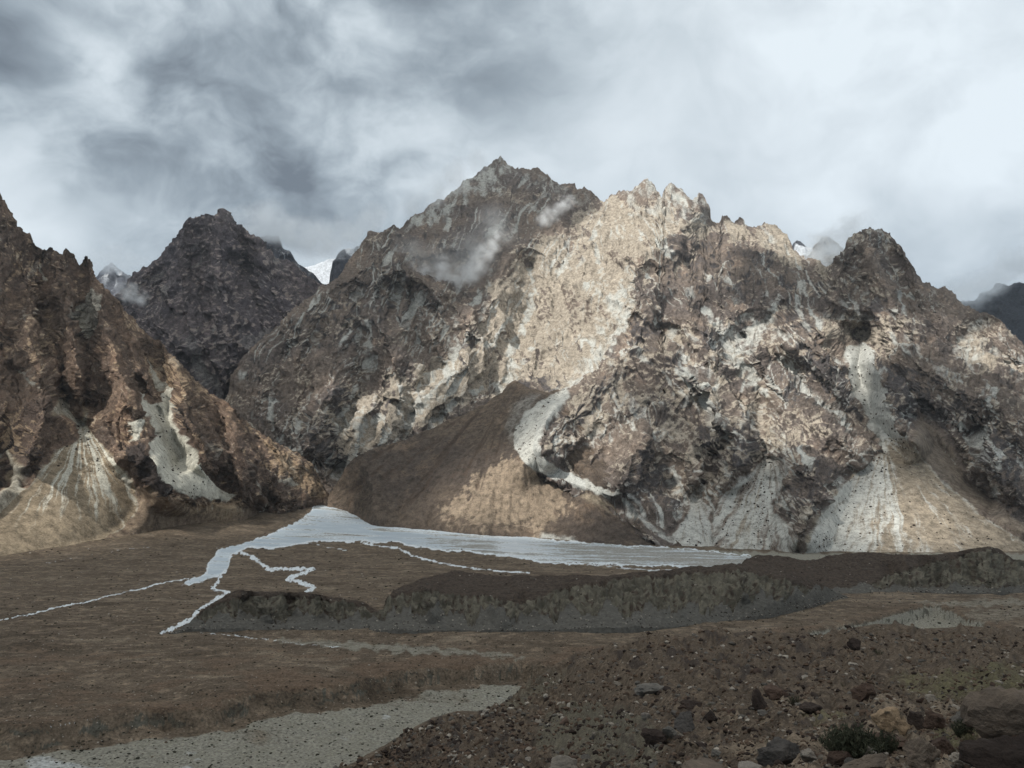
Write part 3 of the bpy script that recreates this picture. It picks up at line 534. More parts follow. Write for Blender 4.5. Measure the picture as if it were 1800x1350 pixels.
# ---- left mountain
crest_left = [(-340, 150, 3500), (-200, 230), (-120, 205), (-60, 250, 3350), (-30, 310, 3330), (-8, 322), (2, 345, 3300), (10, 352), (16, 372), (22, 384), (34, 398), (40, 404), (52, 408), (60, 428), (72, 436, 3250), (84, 440), (92, 436), (106, 444), (118, 434, 3230), (128, 445), (140, 462), (150, 447, 3200), (157, 456),
    (165, 478), (185, 505), (207, 522, 3200), (225, 545), (260, 580, 3200), (300, 622, 3200), (350, 668, 3210), (400, 705, 3220), (430, 738), (470, 768, 3230), (520, 795, 3230), (545, 815), (562, 840, 3250), (580, 880, 3280)]
foot_left = [(-340, 1025), (-60, 995), (0, 987), (60, 977), (170, 957), (250, 938), (330, 922), (400, 916), (470, 910), (540, 888), (580, 890)]
ctrl_left = [(-320, 600, 2700), (-320, 850, 1950), (50, 600, 2640), (50, 800, 2130), (200, 600, 2900), (200, 750, 2420), (300, 750, 2620), (350, 850, 2440), (450, 850, 2750), (145, 745, 2340), (290, 690, 2740), (120, 880, 2020), (-50, 700, 2350), (420, 780, 2980)]
ridges_left = [(110, [(72, 437), (60, 520), (50, 600), (70, 660), (60, 740), (50, 790)]), (110, [(118, 435), (110, 520), (120, 600), (140, 660)]), (110, [(150, 450), (160, 520), (190, 590), (215, 660), (235, 740), (250, 810)]), (90, [(207, 522), (240, 600), (262, 660)]), (110, [(300, 622), (320, 690), (330, 750), (370, 800)]), (90, [(400, 705), (420, 780), (450, 850)]),
    (100, [(220, 800), (250, 790), (270, 830), (300, 870)], 40), (90, [(470, 768), (500, 830), (520, 870)]), (100, [(2, 345), (0, 450), (-10, 560)])]
gullies_left = [(100, [(67, 457), (80, 490), (90, 560), (105, 640), (110, 700), (145, 745)]), (100, [(143, 457), (153, 513), (140, 560), (157, 600), (165, 660), (150, 720)]), (110, [(267, 620), (283, 677), (292, 700), (300, 760), (320, 800)]), (90, [(245, 688), (270, 715), (295, 750)]), (80, [(33, 653), (63, 680), (20, 790), (25, 830)]), (80, [(240, 740), (225, 775)]), (80, [(380, 720), (385, 770), (400, 860)]), (70, [(455, 850), (462, 905)]), (100, [(430, 740), (480, 800), (520, 850)])]
FAN_L1 = [(103, 698), (117, 702), (127, 726), (141, 741), (150, 726), (139, 705), (143, 703), (155, 724), (148, 745), (166, 765), (200, 810), (235, 855), (243, 876), (241, 900), (214, 930), (172, 952), (80, 972), (0, 992), (-70, 1005), (-70, 940), (0, 900), (40, 860), (95, 803), (99, 790), (138, 772), (133, 747), (109, 730), (92, 724)]
FAN_L2 = [(244, 688), (270, 714), (286, 704), (289, 683), (303, 681), (300, 720), (305, 752), (330, 780), (345, 810), (385, 855), (413, 870), (400, 877), (330, 876), (300, 851), (275, 820), (272, 800), (258, 782), (283, 762), (262, 725)]
FAN_L3 = [(-60, 950), (-60, 870), (0, 862), (18, 850), (20, 825), (8, 790), (14, 786), (28, 815), (38, 850), (50, 870), (20, 905)]
LOW_L = [(225, 850), (300, 872), (330, 892), (420, 885), (470, 905), (470, 925), (330, 935), (240, 955), (120, 985), (150, 930)]
g = build_mountain(crest_left, foot_left, ctrl_left, 1.6, 420, ridges_left, gullies_left, (), jag=2.0, seed=21, smooth_polys=[(FAN_L1, 7), (FAN_L2, 5), (FAN_L3, 6), (LOW_L, 8)], cones=[((146, 735, 2400, .70), [p for p in FAN_L1 if p[1] > 742])], spikes=6.0, x0=-40, ext=(-340, -1e9))
g['side'] = 200
X, ch, h, f = finish_mountain(g, .8, .9)
px, py = g['px'], g['py']
pale = mask_from(px, py, [(FAN_L1, .42), (FAN_L2, .95), (FAN_L3, .4), ([(240, 738), (251, 740), (248, 770), (225, 778), (232, 760)], .7), ([(130, 560), (160, 500), (180, 520), (165, 560), (155, 597)], .5)], 5)
dd = np.hypot(px - 146, py - 740); an = np.arctan2(px - 146, np.maximum(py - 740, 1))
st = fbm(an * 10 + .5 * fbm(px / 40, py / 40, 0 * px, 3, seed=30), dd / 190, 0 * px, 5, gain=.75, seed=33); inn = ss(sdf_box(px, py, FAN_L1, 30), 0, 6) * (py > 742)
pale = np.where(inn > .2, np.clip(.72 - dd / 260 + st * 1.05, 0, .95) * ss(dd, 270, 100), pale)
n0 = fbm(px / 120, py / 120, 0 * px, 4, seed=78)
pale = np.maximum(pale, np.clip(ss(ch, 4.0, 6.4) * .55 * ss(n0, -.2, .3), 0, .6) * (py < 900))
pale = np.maximum(pale, line_mask(px, py, [(3.5, .6, [(67, 457), (80, 487)]), (3.5, .6, [(267, 622), (283, 677), (296, 683)]), (3, .5, [(33, 653), (63, 680)]), (4, .5, [(455, 845), (462, 905)]), (4, .5, [(428, 725), (452, 765)]), (3.5, .5, [(470, 820), (520, 855)])], 9))
beige = mask_from(px, py, [([(440, 745), (500, 780), (560, 840), (575, 870), (545, 870), (500, 830), (470, 800)], .62), ([(300, 875), (420, 870), (440, 900), (330, 915)], .5), ([(265, 625), (300, 625), (315, 670), (285, 680)], .45), ([(0, 700), (60, 720), (50, 780), (0, 790)], .25)], 6, warp=12, soft=12)  # first patch paints the sunlight on the ridge end as beige
beige = np.clip(beige + .25 * ss(n0, .05, .6), 0, 1)
darkm = mask_from(px, py, [([(215, 785), (250, 778), (280, 810), (310, 870), (280, 880), (245, 850)], .65), ([(300, 710), (330, 700), (335, 760), (310, 770)], .5), ([(0, 760), (40, 780), (100, 790), (60, 840), (0, 850)], .4)], 7, warp=9, soft=8)
tan = mask_from(px, py, [(FAN_L1, .95), (FAN_L3, .9), (LOW_L, .45)], 13)
pale, beige, darkm = dress(g, pale, beige, darkm, n0, .35, .42, .4)
mask = np.stack([pale, beige, darkm, tan], -1)
Xb, mb = add_back(X, mask, 60); nr, nc = Xb.shape[:2]; q = grid_quads(nr, nc)
lab = np.zeros((nr, nc), int)
for k, p in enumerate((FAN_L1, FAN_L2), 1): lab[1:1 + px.shape[0]][sdf_box(px + g['wx'] * .35, py + g['wy'] * .35, p, 20) > 0] = k
ql = lab.ravel()[q[:, 0]]; co = Xb.reshape(-1, 3); at = {'mask': mb.reshape(-1, 4)}
obj('mountain', sub_mesh('mountain', co, q, ql == 0, at), M_LEFT, label='dark brown mountain wall with spiky crest at the left', cat='mountain', kind='structure')
obj('scree_fan', sub_mesh('scree_fan', co, q, ql == 1, at), M_LEFT, label='broad tan debris fan with pale streaks under the brown left mountain', cat='scree fan', kind='structure')
obj('scree_fan', sub_mesh('scree_fan', co, q, ql == 2, at), M_LEFT, label='smooth pale grey scree tongue hanging between brown rocks at left', cat='scree fan', kind='structure')
LEFT = dict(px=px, py=py, X=X)

# ---- brown debris cone in the middle, with the pale chute down its right side
crest_hill = [(560, 884, 3260), (575, 872, 3240), (590, 850, 3200), (610, 818, 3180), (640, 796, 3190), (680, 782), (720, 769, 3270), (760, 752), (800, 735, 3360), (850, 712, 3430), (880, 690, 3480), (893, 675), (905, 668, 3520), (930, 682), (960, 690), (990, 682, 3500), (1005, 688, 3480), (1015, 720), (1040, 780), (1080, 835), (1130, 890), (1200, 962, 2560)]
foot_hill = [(560, 892), (600, 893), (625, 906), (650, 920), (760, 932), (900, 943), (1000, 950), (1100, 957), (1200, 966)]
ctrl_hill = [(905, 780, 3180), (960, 760, 3220), (800, 820, 3030), (700, 850, 2980), (900, 870, 2880), (1000, 880, 2790), (1080, 900, 2680), (650, 860, 3040), (960, 830, 2980)]
def rock_D(a, b):
    k = np.argmin((MAIN['px'] - a) ** 2 + (MAIN['py'] - b) ** 2); return MAIN['X'].reshape(-1, 3)[k, 1]
for a, b in ((1000, 696), (976, 724), (956, 746), (944, 775), (952, 802), (985, 823), (1022, 836), (1062, 860), (1112, 890), (1152, 916)):
    d0 = min(rock_D(a + 14, b - 4), rock_D(a + 8, b - 10)); ctrl_hill.append((a, b, d0 - 18)); ctrl_hill.append((a - 22, b + 14, d0 - 78))
crest_hill = [c if c[0] not in (1015, 1040, 1080, 1130) else (c[0], c[1], rock_D(c[0], c[1]) + 70) for c in crest_hill]
g = build_mountain(crest_hill, foot_hill, ctrl_hill, 1.7, 190, [(45, [(905, 668), (860, 740), (830, 820), (840, 900)], 90), (40, [(640, 796), (650, 850), (660, 910)], 40)], [(45, [(985, 690), (930, 750), (925, 790), (960, 830), (1060, 875), (1170, 950)], 40)], (), jag=1.2, seed=44, smooth_polys=[([(540, 640), (1250, 640), (1250, 1000), (540, 1000)], 6)], spikes=0.0, warp=4)
X, ch, h, f = finish_mountain(g, 1.0, 0.0)
px, py = g['px'], g['py']
N = grid_normals(X); N = -N if N[..., 1].mean() > 0 else N
rocky = np.maximum(mask_from(px, py, [[(560, 890), (600, 815), (640, 796), (690, 800), (660, 870), (640, 915), (600, 900)], [(870, 700), (905, 665), (925, 690), (905, 730), (880, 735)]], 3, warp=8, soft=12), .0)
dsp = (18 * (ridged(X[..., 0] / 70, X[..., 1] / 70, X[..., 2] / 110, 4, seed=91) - .5)) * rocky + 5 * fbm(X[..., 0] / 40, X[..., 1] / 40, X[..., 2] / 60, 4, seed=92)
# rills down the cone
dd = np.hypot(px - 905, py - 660); an = np.arctan2(px - 905, np.maximum(py - 660, 1))
rill = fbm(an * 14, dd / 160, 0 * px, 4, gain=.6, seed=35)
chute = mask_from(px, py, [CHUTE], 14, warp=4, soft=4)
dsp += 7 * rill * ss(dd, 30, 160) * (1 - chute)
X = X + N * dsp[..., None]
pale = np.clip(chute * .95, 0, 1)
cst = fbm((px + py * .9) / 9, (px - py) / 90, 0 * px, 3, seed=36); pale = np.clip(pale + chute * cst * .5, 0, 1)
pale = np.maximum(pale, line_mask(px, py, [(4.5, .62, [(1040, 856), (1110, 895), (1150, 922), (1184, 954)])], 19))
pale = np.maximum(pale, mask_from(px, py, [([(900, 700), (930, 690), (960, 690), (925, 725), (905, 755), (902, 790), (885, 760)], .35), ([(940, 950), (960, 938), (1010, 945), (1020, 956)], .7), ([(1060, 862), (1120, 892), (1165, 930), (1185, 960), (1120, 915), (1060, 880)], .3)], 15, soft=9))
beige = mask_from(px, py, [([(780, 900), (850, 830), (900, 800), (990, 850), (1010, 880), (960, 930), (880, 930), (800, 920)], .8)], 16, warp=18, soft=30); beige = np.clip(beige + .35 * rill, 0, 1)  # sun patch on the cone painted in as beige, plus rill tone
darkm = np.clip(.35 * ss(rill, .0, -.5) + .3 * mask_from(px, py, [([(640, 800), (860, 715), (880, 800), (780, 870), (640, 900), (600, 840)], 1.)], 17, warp=14, soft=25), 0, 1)  # rill tone, and the cloud shadow painted over the cone's left part
tan = mask_from(px, py, [([(985, 850), (1030, 862), (1120, 905), (1180, 955), (1100, 915), (1030, 880)], .7)], 18, soft=8)
mask = np.stack([pale, beige, darkm, tan], -1)
HILL = dict(px=px, py=py, X=X)
Xb, mb = add_back(X, mask, 50, ((20, -6), (80, -60), (200, -220), (400, -500))); nr, nc = Xb.shape[:2]; q = grid_quads(nr, nc)
lab = np.zeros((nr, nc), int); lab[1:1 + px.shape[0]][chute > .5] = 1
ql = lab.ravel()[q[:, 0]]; co = Xb.reshape(-1, 3); at = {'mask': mb.reshape(-1, 4)}
obj('debris_hill', sub_mesh('debris_hill', co, q, ql == 0, at), M_HILL, label='smooth brown debris cone standing in front of the massif', cat='hill', kind='structure')
obj('scree_chute', sub_mesh('scree_chute', co, q, ql == 1, at), M_HILL, label='pale curved scree chute along the right side of the brown cone', cat='scree chute', kind='structure')

# ---- dark peak behind, and the far summits
def simple_peak(label, crest, foot, Dc, Df, mat, seed, step=1.7, rows=150, ridges=(), gullies=(), amp=1.0, pale=(), beige=(), dark=(), jag=2.0, spikes=4.0, drain=.5, name='mountain', ctrl=()):
    cr = [(c[0], c[1], c[2] if len(c) > 2 else Dc) for c in crest]; fo = [(a, b, Df) for a, b in foot]
    g = build_mountain(cr, fo, ctrl, step, rows, ridges, gullies, (), jag=jag, seed=seed, spikes=spikes)
    g['side'] = 400
    X, ch, h, f = finish_mountain(g, amp, .8); px, py = g['px'], g['py']
    n0 = fbm(px / 90, py / 90, 0 * px, 4, seed=seed)
    pm = np.maximum(mask_from(px, py, pale, seed), np.clip(ss(ch, 4.2, 6.5) * drain * ss(n0, -.2, .4), 0, .7))
    bm = np.clip(mask_from(px, py, beige, seed + 1, warp=10, soft=10) + .2 * ss(n0, .1, .6), 0, 1); dm = mask_from(px, py, dark, seed + 2, warp=8, soft=8)
    pm, bm, dm = dress(g, pm, bm, dm, n0, .45 if drain else 0, .6, .5)
    mask = np.stack([pm, bm, dm, 0 * pm], -1)
    Xb, mb = add_back(X, mask, 200); nr, nc = Xb.shape[:2]
    return obj(name, mesh_from(name, Xb.reshape(-1, 3), grid_quads(nr, nc), {'mask': mb.reshape(-1, 4)}), mat, label=label, cat='mountain', kind='structure')
simple_peak('dark pyramid peak with a blunt top behind the brown left mountain', [(150, 560, 5300), (200, 530, 5300), (215, 505, 5300), (235, 482), (262, 465), (280, 450), (298, 428), (310, 410), (320, 390), (330, 384), (352, 378), (372, 374), (383, 368), (395, 369), (407, 378), (415, 392), (428, 398), (440, 410), (452, 414), (470, 430), (500, 452), (540, 482), (575, 505)],
    [(150, 640), (220, 640), (300, 720), (400, 770), (480, 740), (575, 640)], 5600, 4350, M_PEAK, 31, step=1.7, rows=230,
    ridges=[(200, [(390, 370), (385, 450), (400, 560), (410, 640)], 60), (150, [(322, 388), (310, 460), (330, 540), (350, 600)]), (150, [(440, 410), (470, 480), (500, 540)]), (120, [(235, 485), (260, 540), (300, 590)])],
    gullies=[(80, [(432, 470), (418, 510), (425, 540), (440, 590), (430, 640)]), (70, [(352, 460), (348, 510), (345, 580), (380, 660), (398, 700)]), (60, [(280, 500), (290, 550)])],
    pale=[([(320, 600), (345, 600), (360, 640), (395, 690), (390, 705), (350, 660)], .45), ([(430, 585), (480, 575), (450, 600), (430, 612)], .4), ([(370, 480), (376, 500), (372, 520)], .5)], amp=1.35, drain=.6, ctrl=[(400, 560, 4950), (300, 560, 5000)])
simple_peak('dark blue shoulder fading into cloud right of the pyramid peak', [(400, 480), (435, 430), (455, 418), (470, 412), (490, 414), (497, 436), (510, 446), (530, 466), (552, 482), (565, 495), (580, 500)], [(400, 560), (500, 570), (580, 560)], 7200, 6600, M_FAR, 51, rows=90, jag=1.6)
simple_peak('dark cliff with snow ledges beside the glacier gap', [(572, 520), (578, 488), (584, 462), (596, 440), (604, 434), (614, 432), (622, 436), (630, 432), (645, 420), (665, 418)], [(572, 560), (665, 560)], 8200, 7500, M_FAR, 53, rows=80, pale=[([(605, 434), (622, 432), (620, 446), (608, 442)], .8), ([(622, 440), (640, 425), (632, 448)], .8)], jag=1.5)
o = simple_peak('white glacier filling the gap between dark cliffs', [(530, 470), (550, 466), (562, 462), (575, 456), (590, 455), (605, 458)], [(530, 540), (605, 540)], 9600, 9200, M_FAR, 55, rows=50, amp=.25, pale=[([(500, 400), (700, 400), (700, 600), (500, 600)], 1.0)], dark=[([(545, 460), (560, 458), (566, 470), (556, 476)], 1.0)], jag=.8, spikes=0, name='glacier')
simple_peak('small bluish summit in the notch beside the brown left mountain', [(150, 520), (170, 482), (182, 468), (195, 462), (208, 468), (222, 478), (245, 492), (260, 500)], [(150, 560), (260, 560)], 9000, 8300, M_FAR, 57, rows=60, pale=[([(195, 468), (215, 474), (210, 482)], .7)], jag=1.5)
simple_peak('dark blue mountain under cloud at the right edge', [(1660, 545), (1690, 530), (1715, 524), (1735, 512), (1752, 498), (1775, 500), (1790, 492), (1810, 492), (1860, 470), (1930, 480), (2010, 520), (2120, 610)], [(1660, 660), (2120, 660)], 7600, 6600, M_FAR, 59, rows=90, jag=2.0, dark=[([(1660, 500), (1860, 460), (1860, 660), (1660, 660)], .6)])
simple_peak('tiny snowy summit far behind the right ridge', [(1380, 442), (1392, 432), (1400, 421), (1406, 424), (1416, 431), (1430, 436), (1440, 446)], [(1380, 480), (1440, 480)], 9500, 9000, M_FAR, 61, rows=30, pale=[([(1398, 430), (1430, 430), (1430, 450), (1395, 445)], .8)], jag=1.2)
simple_peak('tan rock tooth wrapped in cloud left of the blunt right peak', [(1405, 470), (1420, 446), (1432, 430), (1445, 416), (1455, 414), (1470, 424), (1490, 440)], [(1405, 500), (1490, 500)], 6200, 5800, M_MASSIF, 63, rows=50, beige=[([(1400, 400), (1500, 400), (1500, 500), (1400, 500)], .8)], jag=1.5)
#__NEAR__
# ------------------------------------------------------------------ valley floor, river, channel
def ground_material():
    m = bpy.data.materials.new('valley_ground'); m.use_nodes = True; t = NT(m.node_tree)
    geo = t.n('ShaderNodeNewGeometry').outputs['Position']
    nA = t.noise(geo, 0.012, 6, 0.6); nB = t.noise(geo, 0.09, 7, 0.65); nC = t.noise(geo, 0.6, 5, 0.65)
    att = t.n('ShaderNodeAttribute', attribute_name='mask'); sp = t.n('ShaderNodeSeparateColor', {0: att.outputs['Color']})
    jit = t.math('MULTIPLY', t.math('SUBTRACT', nB, 0.5), 0.7)
    def msk(s, lo=.35, hi=.65, j=jit): return t.sstep(t.math('ADD', s, j), lo, hi)
    c = t.mix(t.sstep(nA, .35, .65), (0.108, 0.085, 0.063), (0.084, 0.066, 0.049))
    c = t.mix(t.sstep(nB, .5, .72), c, (0.165, 0.128, 0.094))
    nE = t.noise(t.n('ShaderNodeMapping', {'Vector': geo, 'Rotation': (0, 0, .5), 'Scale': (0.013, 0.022, 0.02)}).outputs[0], 1.0, 7, .65)
    c = t.mix(t.math('MULTIPLY', t.sstep(nE, .54, .66), .6), c, (0.20, 0.165, 0.125)); c = t.mix(t.math('MULTIPLY', t.sstep(nE, .46, .36), .6), c, (0.045, 0.034, 0.024))
    c = t.mix(msk(att.outputs['Alpha']), c, (0.102, 0.074, 0.053))
    c = t.mix(msk(sp.outputs[1]), c, t.mix(t.sstep(nB, .35, .65), (0.235, 0.228, 0.195), (0.150, 0.145, 0.120)))
    c = t.mix(msk(sp.outputs[2]), c, t.mix(t.sstep(nB, .35, .65), (0.050, 0.044, 0.034), (0.062, 0.060, 0.050)))
    # scattered stones and scrub too small to stand alone
    for sc, th, colr, amt in ((0.16, .13, (0.016, 0.015, 0.010), .85), (0.30, .12, (0.22, 0.19, 0.15), .8), (0.09, .07, (0.24, 0.21, 0.17), .8), (0.45, .16, (0.03, 0.025, 0.018), .7)):
        v = t.n('ShaderNodeTexVoronoi', {'Vector': geo, 'Scale': sc})
        keep = t.sstep(t.n('ShaderNodeSeparateColor', {0: v.outputs['Color']}).outputs[0], .55, .6)
        dot = t.math('MULTIPLY', t.sstep(v.outputs['Distance'], th * 1.6, th * .7), t.math('MULTIPLY', keep, amt))
        c = t.mix(dot, c, colr)
    c = t.mix(msk(sp.outputs[0], .3, .7, t.math('MULTIPLY', jit, .6)), c, t.mix(t.sstep(nB, .4, .7), (0.58, 0.63, 0.67), (0.42, 0.45, 0.47)))
    var = t.math('ADD', .42, t.math('ADD', t.math('MULTIPLY', t.sstep(nC, .3, .7), .85), t.math('MULTIPLY', t.sstep(nB, .32, .68), .55)))
    c = t.mix(1.0, c, t.n('ShaderNodeCombineXYZ', {0: var, 1: var, 2: var}).outputs[0], 'MULTIPLY')
    bp = t.n('ShaderNodeBump', {'Strength': 0.8, 'Distance': 1.6, 'Height': t.math('ADD', nC, t.math('MULTIPLY', nB, 2.0))})
    b = t.n('ShaderNodeBsdfPrincipled', {'Base Color': c, 'Roughness': 0.95, 'Normal': bp.outputs[0]}); b.inputs['Specular IOR Level'].default_value = 0.1
    t.n('ShaderNodeOutputMaterial', {'Surface': b.outputs[0]})
    return m
M_GROUND = ground_material()
def river_material():
    m = bpy.data.materials.new('river_water'); m.use_nodes = True; t = NT(m.node_tree)
    geo = t.n('ShaderNodeNewGeometry').outputs['Position']
    nA = t.noise(t.vmath('MULTIPLY', geo, (0.0042, 0.0120, 0.002)), 1.0, 9, 0.68, 0.5); nB = t.noise(geo, 0.12, 6, 0.65)
    att = t.n('ShaderNodeAttribute', attribute_name='mask'); sp = t.n('ShaderNodeSeparateColor', {0: att.outputs['Color']})
    bars = t.sstep(t.math('ADD', t.math('ADD', nA, t.math('MULTIPLY', t.math('SUBTRACT', nB, .5), .5)), t.math('MULTIPLY', sp.outputs[1], .34)), .54, .62)
    c = t.mix(t.sstep(nA, .42, .6), (0.46, 0.55, 0.63), (0.70, 0.775, 0.835))
    c = t.mix(bars, c, t.mix(t.sstep(nB, .4, .65), (0.16, 0.15, 0.13), (0.33, 0.34, 0.33)))
    eg = t.sstep(t.math('ADD', sp.outputs[2], t.math('MULTIPLY', t.math('SUBTRACT', nB, .5), 1.6)), .4, .6)
    c = t.mix(eg, c, (0.10, 0.078, 0.06)); bars = t.math('MAXIMUM', bars, eg)
    b = t.n('ShaderNodeBsdfPrincipled', {'Base Color': c, 'Roughness': t.math('ADD', .32, t.math('MULTIPLY', bars, .6))})
    b.inputs['Specular IOR Level'].default_value = 0.5
    t.n('ShaderNodeOutputMaterial', {'Surface': b.outputs[0]})
    return m
M_RIVER = river_material()

gpx = np.concatenate([np.linspace(-420, -42, 50), np.arange(-40, 1842, 1.85), np.linspace(1845, 2260, 50)])
prow = np.concatenate([np.linspace(1440, 1130, 190), np.linspace(1128.8, 905.5, 185)])
_a, _b = ray(900, prow); Drow = -122.0 / _b; Drow = np.concatenate([Drow[Drow < 3000], np.geomspace(3050, 4600, 22)])
a0 = (gpx - 900) / FPX * 1.0
x = (a0[None] * 1.02) * Drow[:, None]; y = np.broadcast_to(Drow[:, None], x.shape).copy()
z = plain_z(x, y)
bank_px = [(-460, 1330), (-120, 1292), (0, 1277), (67, 1277), (120, 1266), (173, 1257), (267, 1243), (330, 1241), (362, 1238), (400, 1223), (500, 1210), (600, 1202), (660, 1184), (733, 1174), (833, 1170), (913, 1160), (945, 1166), (985, 1164), (1060, 1150), (1150, 1137), (1280, 1120), (1400, 1108), (1480, 1096), (1520, 1090), (1560, 1078), (1600, 1068), (1640, 1062), (1672, 1070), (1700, 1084), (1760, 1105), (1900, 1130)]
bp_ = np.array([np.array(ray(a, b))[0] * d for (a, b), d in zip(bank_px, ground_D(np.array([p[0] for p in bank_px], float), np.array([p[1] for p in bank_px], float)))])
bd_ = ground_D(np.array([p[0] for p in bank_px], float), np.array([p[1] for p in bank_px], float))
bank = np.c_[bp_, bd_]
wn = 9 * fbm(x / 40, y / 40, 0 * x, 4, seed=200) + 3 * fbm(x / 9, y / 9, 0 * x, 3, seed=205)
poly = np.vstack([bank, [[1500, 100], [-700, 100]]])
sdb = sdf(x + wn, y + wn, poly)                      # positive inside the channel
deep = np.interp(x / y, [-.7, -.45, -.2, 0.0, .2, .45, .7], [13, 14, 16, 18, 22, 24, 10])
drop = ss(sdb, 0, 20); z = z - deep * (0.72 * ss(sdb, -1, 13) + 0.28 * ss(sdb, 12, 60))
z += np.where(sdb > 0, 1, 0) * ss(sdb, 2, 8) * ss(sdb, 34, 14) * 2.6 * fbm(x / 14, y / 14, 0 * x, 3, seed=220)
z += 1.5 * fbm(x / 45, y / 45, 0 * x, 5, seed=210) * ss(y, 300, 500) + .8 * fbm(x / 10, y / 10, 0 * x, 3, seed=215)
# low terrace steps running over the plain
for line_px, hgt in (([(310, 1108), (420, 1112), (560, 1112), (700, 1120), (840, 1128), (930, 1142)], -3.0), ([(130, 1140), (180, 1195), (260, 1215), (330, 1228)], -2.0), ([(480, 1130), (560, 1150), (620, 1180)], -2.0)):
    L = np.array(line_px, float); d = ground_D(L[:, 0], L[:, 1]); L = np.c_[ray(L[:, 0], L[:, 1])[0] * d, d]
    dd, _ = dist_poly(x + wn * .6, y + wn * .6, L); z += hgt * ss(dd, 26, 3)
ppx, ppy = project(x, y, z)
wgx = 9 * fbm(ppx / 44, ppy / 34, 0 * x, 3, gain=.5, seed=231); wgy = 4.2 * fbm(ppx / 40, ppy / 26, 0 * x, 4, gain=.55, seed=236)
qx, qy = ppx + wgx, ppy + wgy
RIVER = [(548, 886), (585, 882), (614, 884), (624, 900), (640, 916), (700, 924), (800, 934), (930, 944), (1010, 953), (1190, 963), (1320, 978), (1320, 999), (1180, 997), (1100, 993), (1000, 991), (960, 990), (900, 979), (840, 973), (740, 963), (690, 956), (640, 951), (600, 949), (560, 953), (500, 960), (478, 967), (440, 961), (420, 971), (402, 985), (396, 1000), (380, 1012), (340, 1028), (322, 1029), (358, 1006), (364, 990), (390, 966), (450, 946), (500, 930), (545, 904)]
sdr = sdf_box(qx, qy, RIVER, 12)
stream = np.zeros(x.shape)
jx = 5 * fbm(ppx / 9, ppy / 7, 0 * x, 3, gain=.6, seed=271); jy = 2.2 * fbm(ppx / 9, ppy / 7, 0 * x, 3, gain=.6, seed=275)
rl = [(4.0, [(424, 972), (450, 982), (480, 1000), (520, 1000), (550, 1001), (535, 1006), (507, 1017), (527, 1023), (555, 1032), (534, 1043)]), (3.6, [(396, 1000), (372, 1034), (400, 1041), (370, 1060), (345, 1075), (335, 1090), (310, 1101), (284, 1112)])]
for w, L in rl:
    d, _ = dist_poly(ppx + jx + wgx * .5, ppy + jy + wgy * .4, L); rag = 1.5 * fbm(ppx / 7, ppy / 3.5, 0 * x, 3, gain=.65, seed=281) + 2.0 * fbm(ppx / 22, ppy / 14, 0 * x, 2, seed=283); stream = np.maximum(stream, ss(d + rag, w * 1.2, w * .4))
white = (sdr > 2.0) * 1.0
wl = [(2.6, .9, [(640, 955), (700, 965), (740, 982), (800, 995), (850, 1000), (930, 1008)]), (2.0, .7, [(540, 955), (580, 962), (610, 968)]), (1.7, .9, [(332, 1018), (300, 1022), (270, 1029), (200, 1046), (160, 1056), (100, 1068), (40, 1082), (-60, 1102)]), (2.2, .6, [(1000, 990), (1150, 1003), (1300, 1000)]), (1.8, .6, [(330, 1110), (420, 1118), (520, 1130), (600, 1137)]), (2.2, .5, [(90, 1278), (130, 1270), (175, 1258)]),
      (1.2, .5, [(80, 990), (130, 980), (200, 968), (260, 962)])]
pale = np.zeros(x.shape)
for w, v, L in wl:
    d, _ = dist_poly(ppx + jx * .8 + wgx * .4, ppy + jy * .6 + wgy * .5, L); pale = np.maximum(pale, v * ss(d, w, w * .3))
brk = ss(fbm(ppx / 16, ppy / 12, 0 * x, 4, gain=.65, seed=238), -.35, .15); pale *= .6 + .4 * brk
pale = np.maximum(pale, stream * (.6 + .4 * brk)); pale = np.maximum(pale, ss(sdr + 2.5 * fbm(ppx / 8, ppy / 4, 0 * x, 3, seed=277), -2.6, 2.2))
halo = ss(sdr, -9, 0) * .35; pale = np.maximum(pale, halo * ss(fbm(ppx / 12, ppy / 5, 0 * x, 3, seed=240), 0, .5))
pn = fbm(x / 60, y / 60, 0 * x, 5, seed=250)
inch = ss(sdb, 18, 26)                               # channel floor
greyg = np.maximum(inch * (.75 + .5 * pn), ss(sdb, 3, 12) * ss(pn, -.1, .25) * .6 * ss(ppx, 420, 900))
greyg = np.maximum(greyg, ss(sdb, 0, 6) * .9 * ss(ppx, 1150, 1300))
greyg = np.maximum(greyg, mask_from(ppx, ppy, [([(440, 1122), (600, 1125), (760, 1135), (920, 1150), (930, 1160), (840, 1155), (700, 1150), (520, 1135)], .55), ([(1500, 1060), (1800, 1050), (1860, 1062), (1700, 1070), (1600, 1062)], .5), ([(1680, 1072), (1800, 1062), (1860, 1080), (1720, 1100)], .45)], 21, warp=7, soft=5))
greyg = np.maximum(greyg, mask_from(ppx, ppy, [([(1020, 955), (1190, 964), (1400, 972), (1860, 972), (1860, 985), (1400, 990), (1310, 1000), (1100, 992)], .8)], 23, soft=5))
darkg = np.clip(ss(sdb, -3, 4) * ss(sdb, 17, 9) * .6 * ss(fbm(x / 16, y / 16, z / 3, 4, gain=.65, seed=252), .25, -.25), 0, 1)
red = np.clip(.55 * ss(ppy, 1090, 1160) * ss(pn, -.3, .3) + .5 * ss(sdb, -60, -5) * (sdb < 2), 0, 1) * ss(sdb, 12, 4)
pale = np.maximum(pale, inch * ss(pn, .12, .5) * .45)
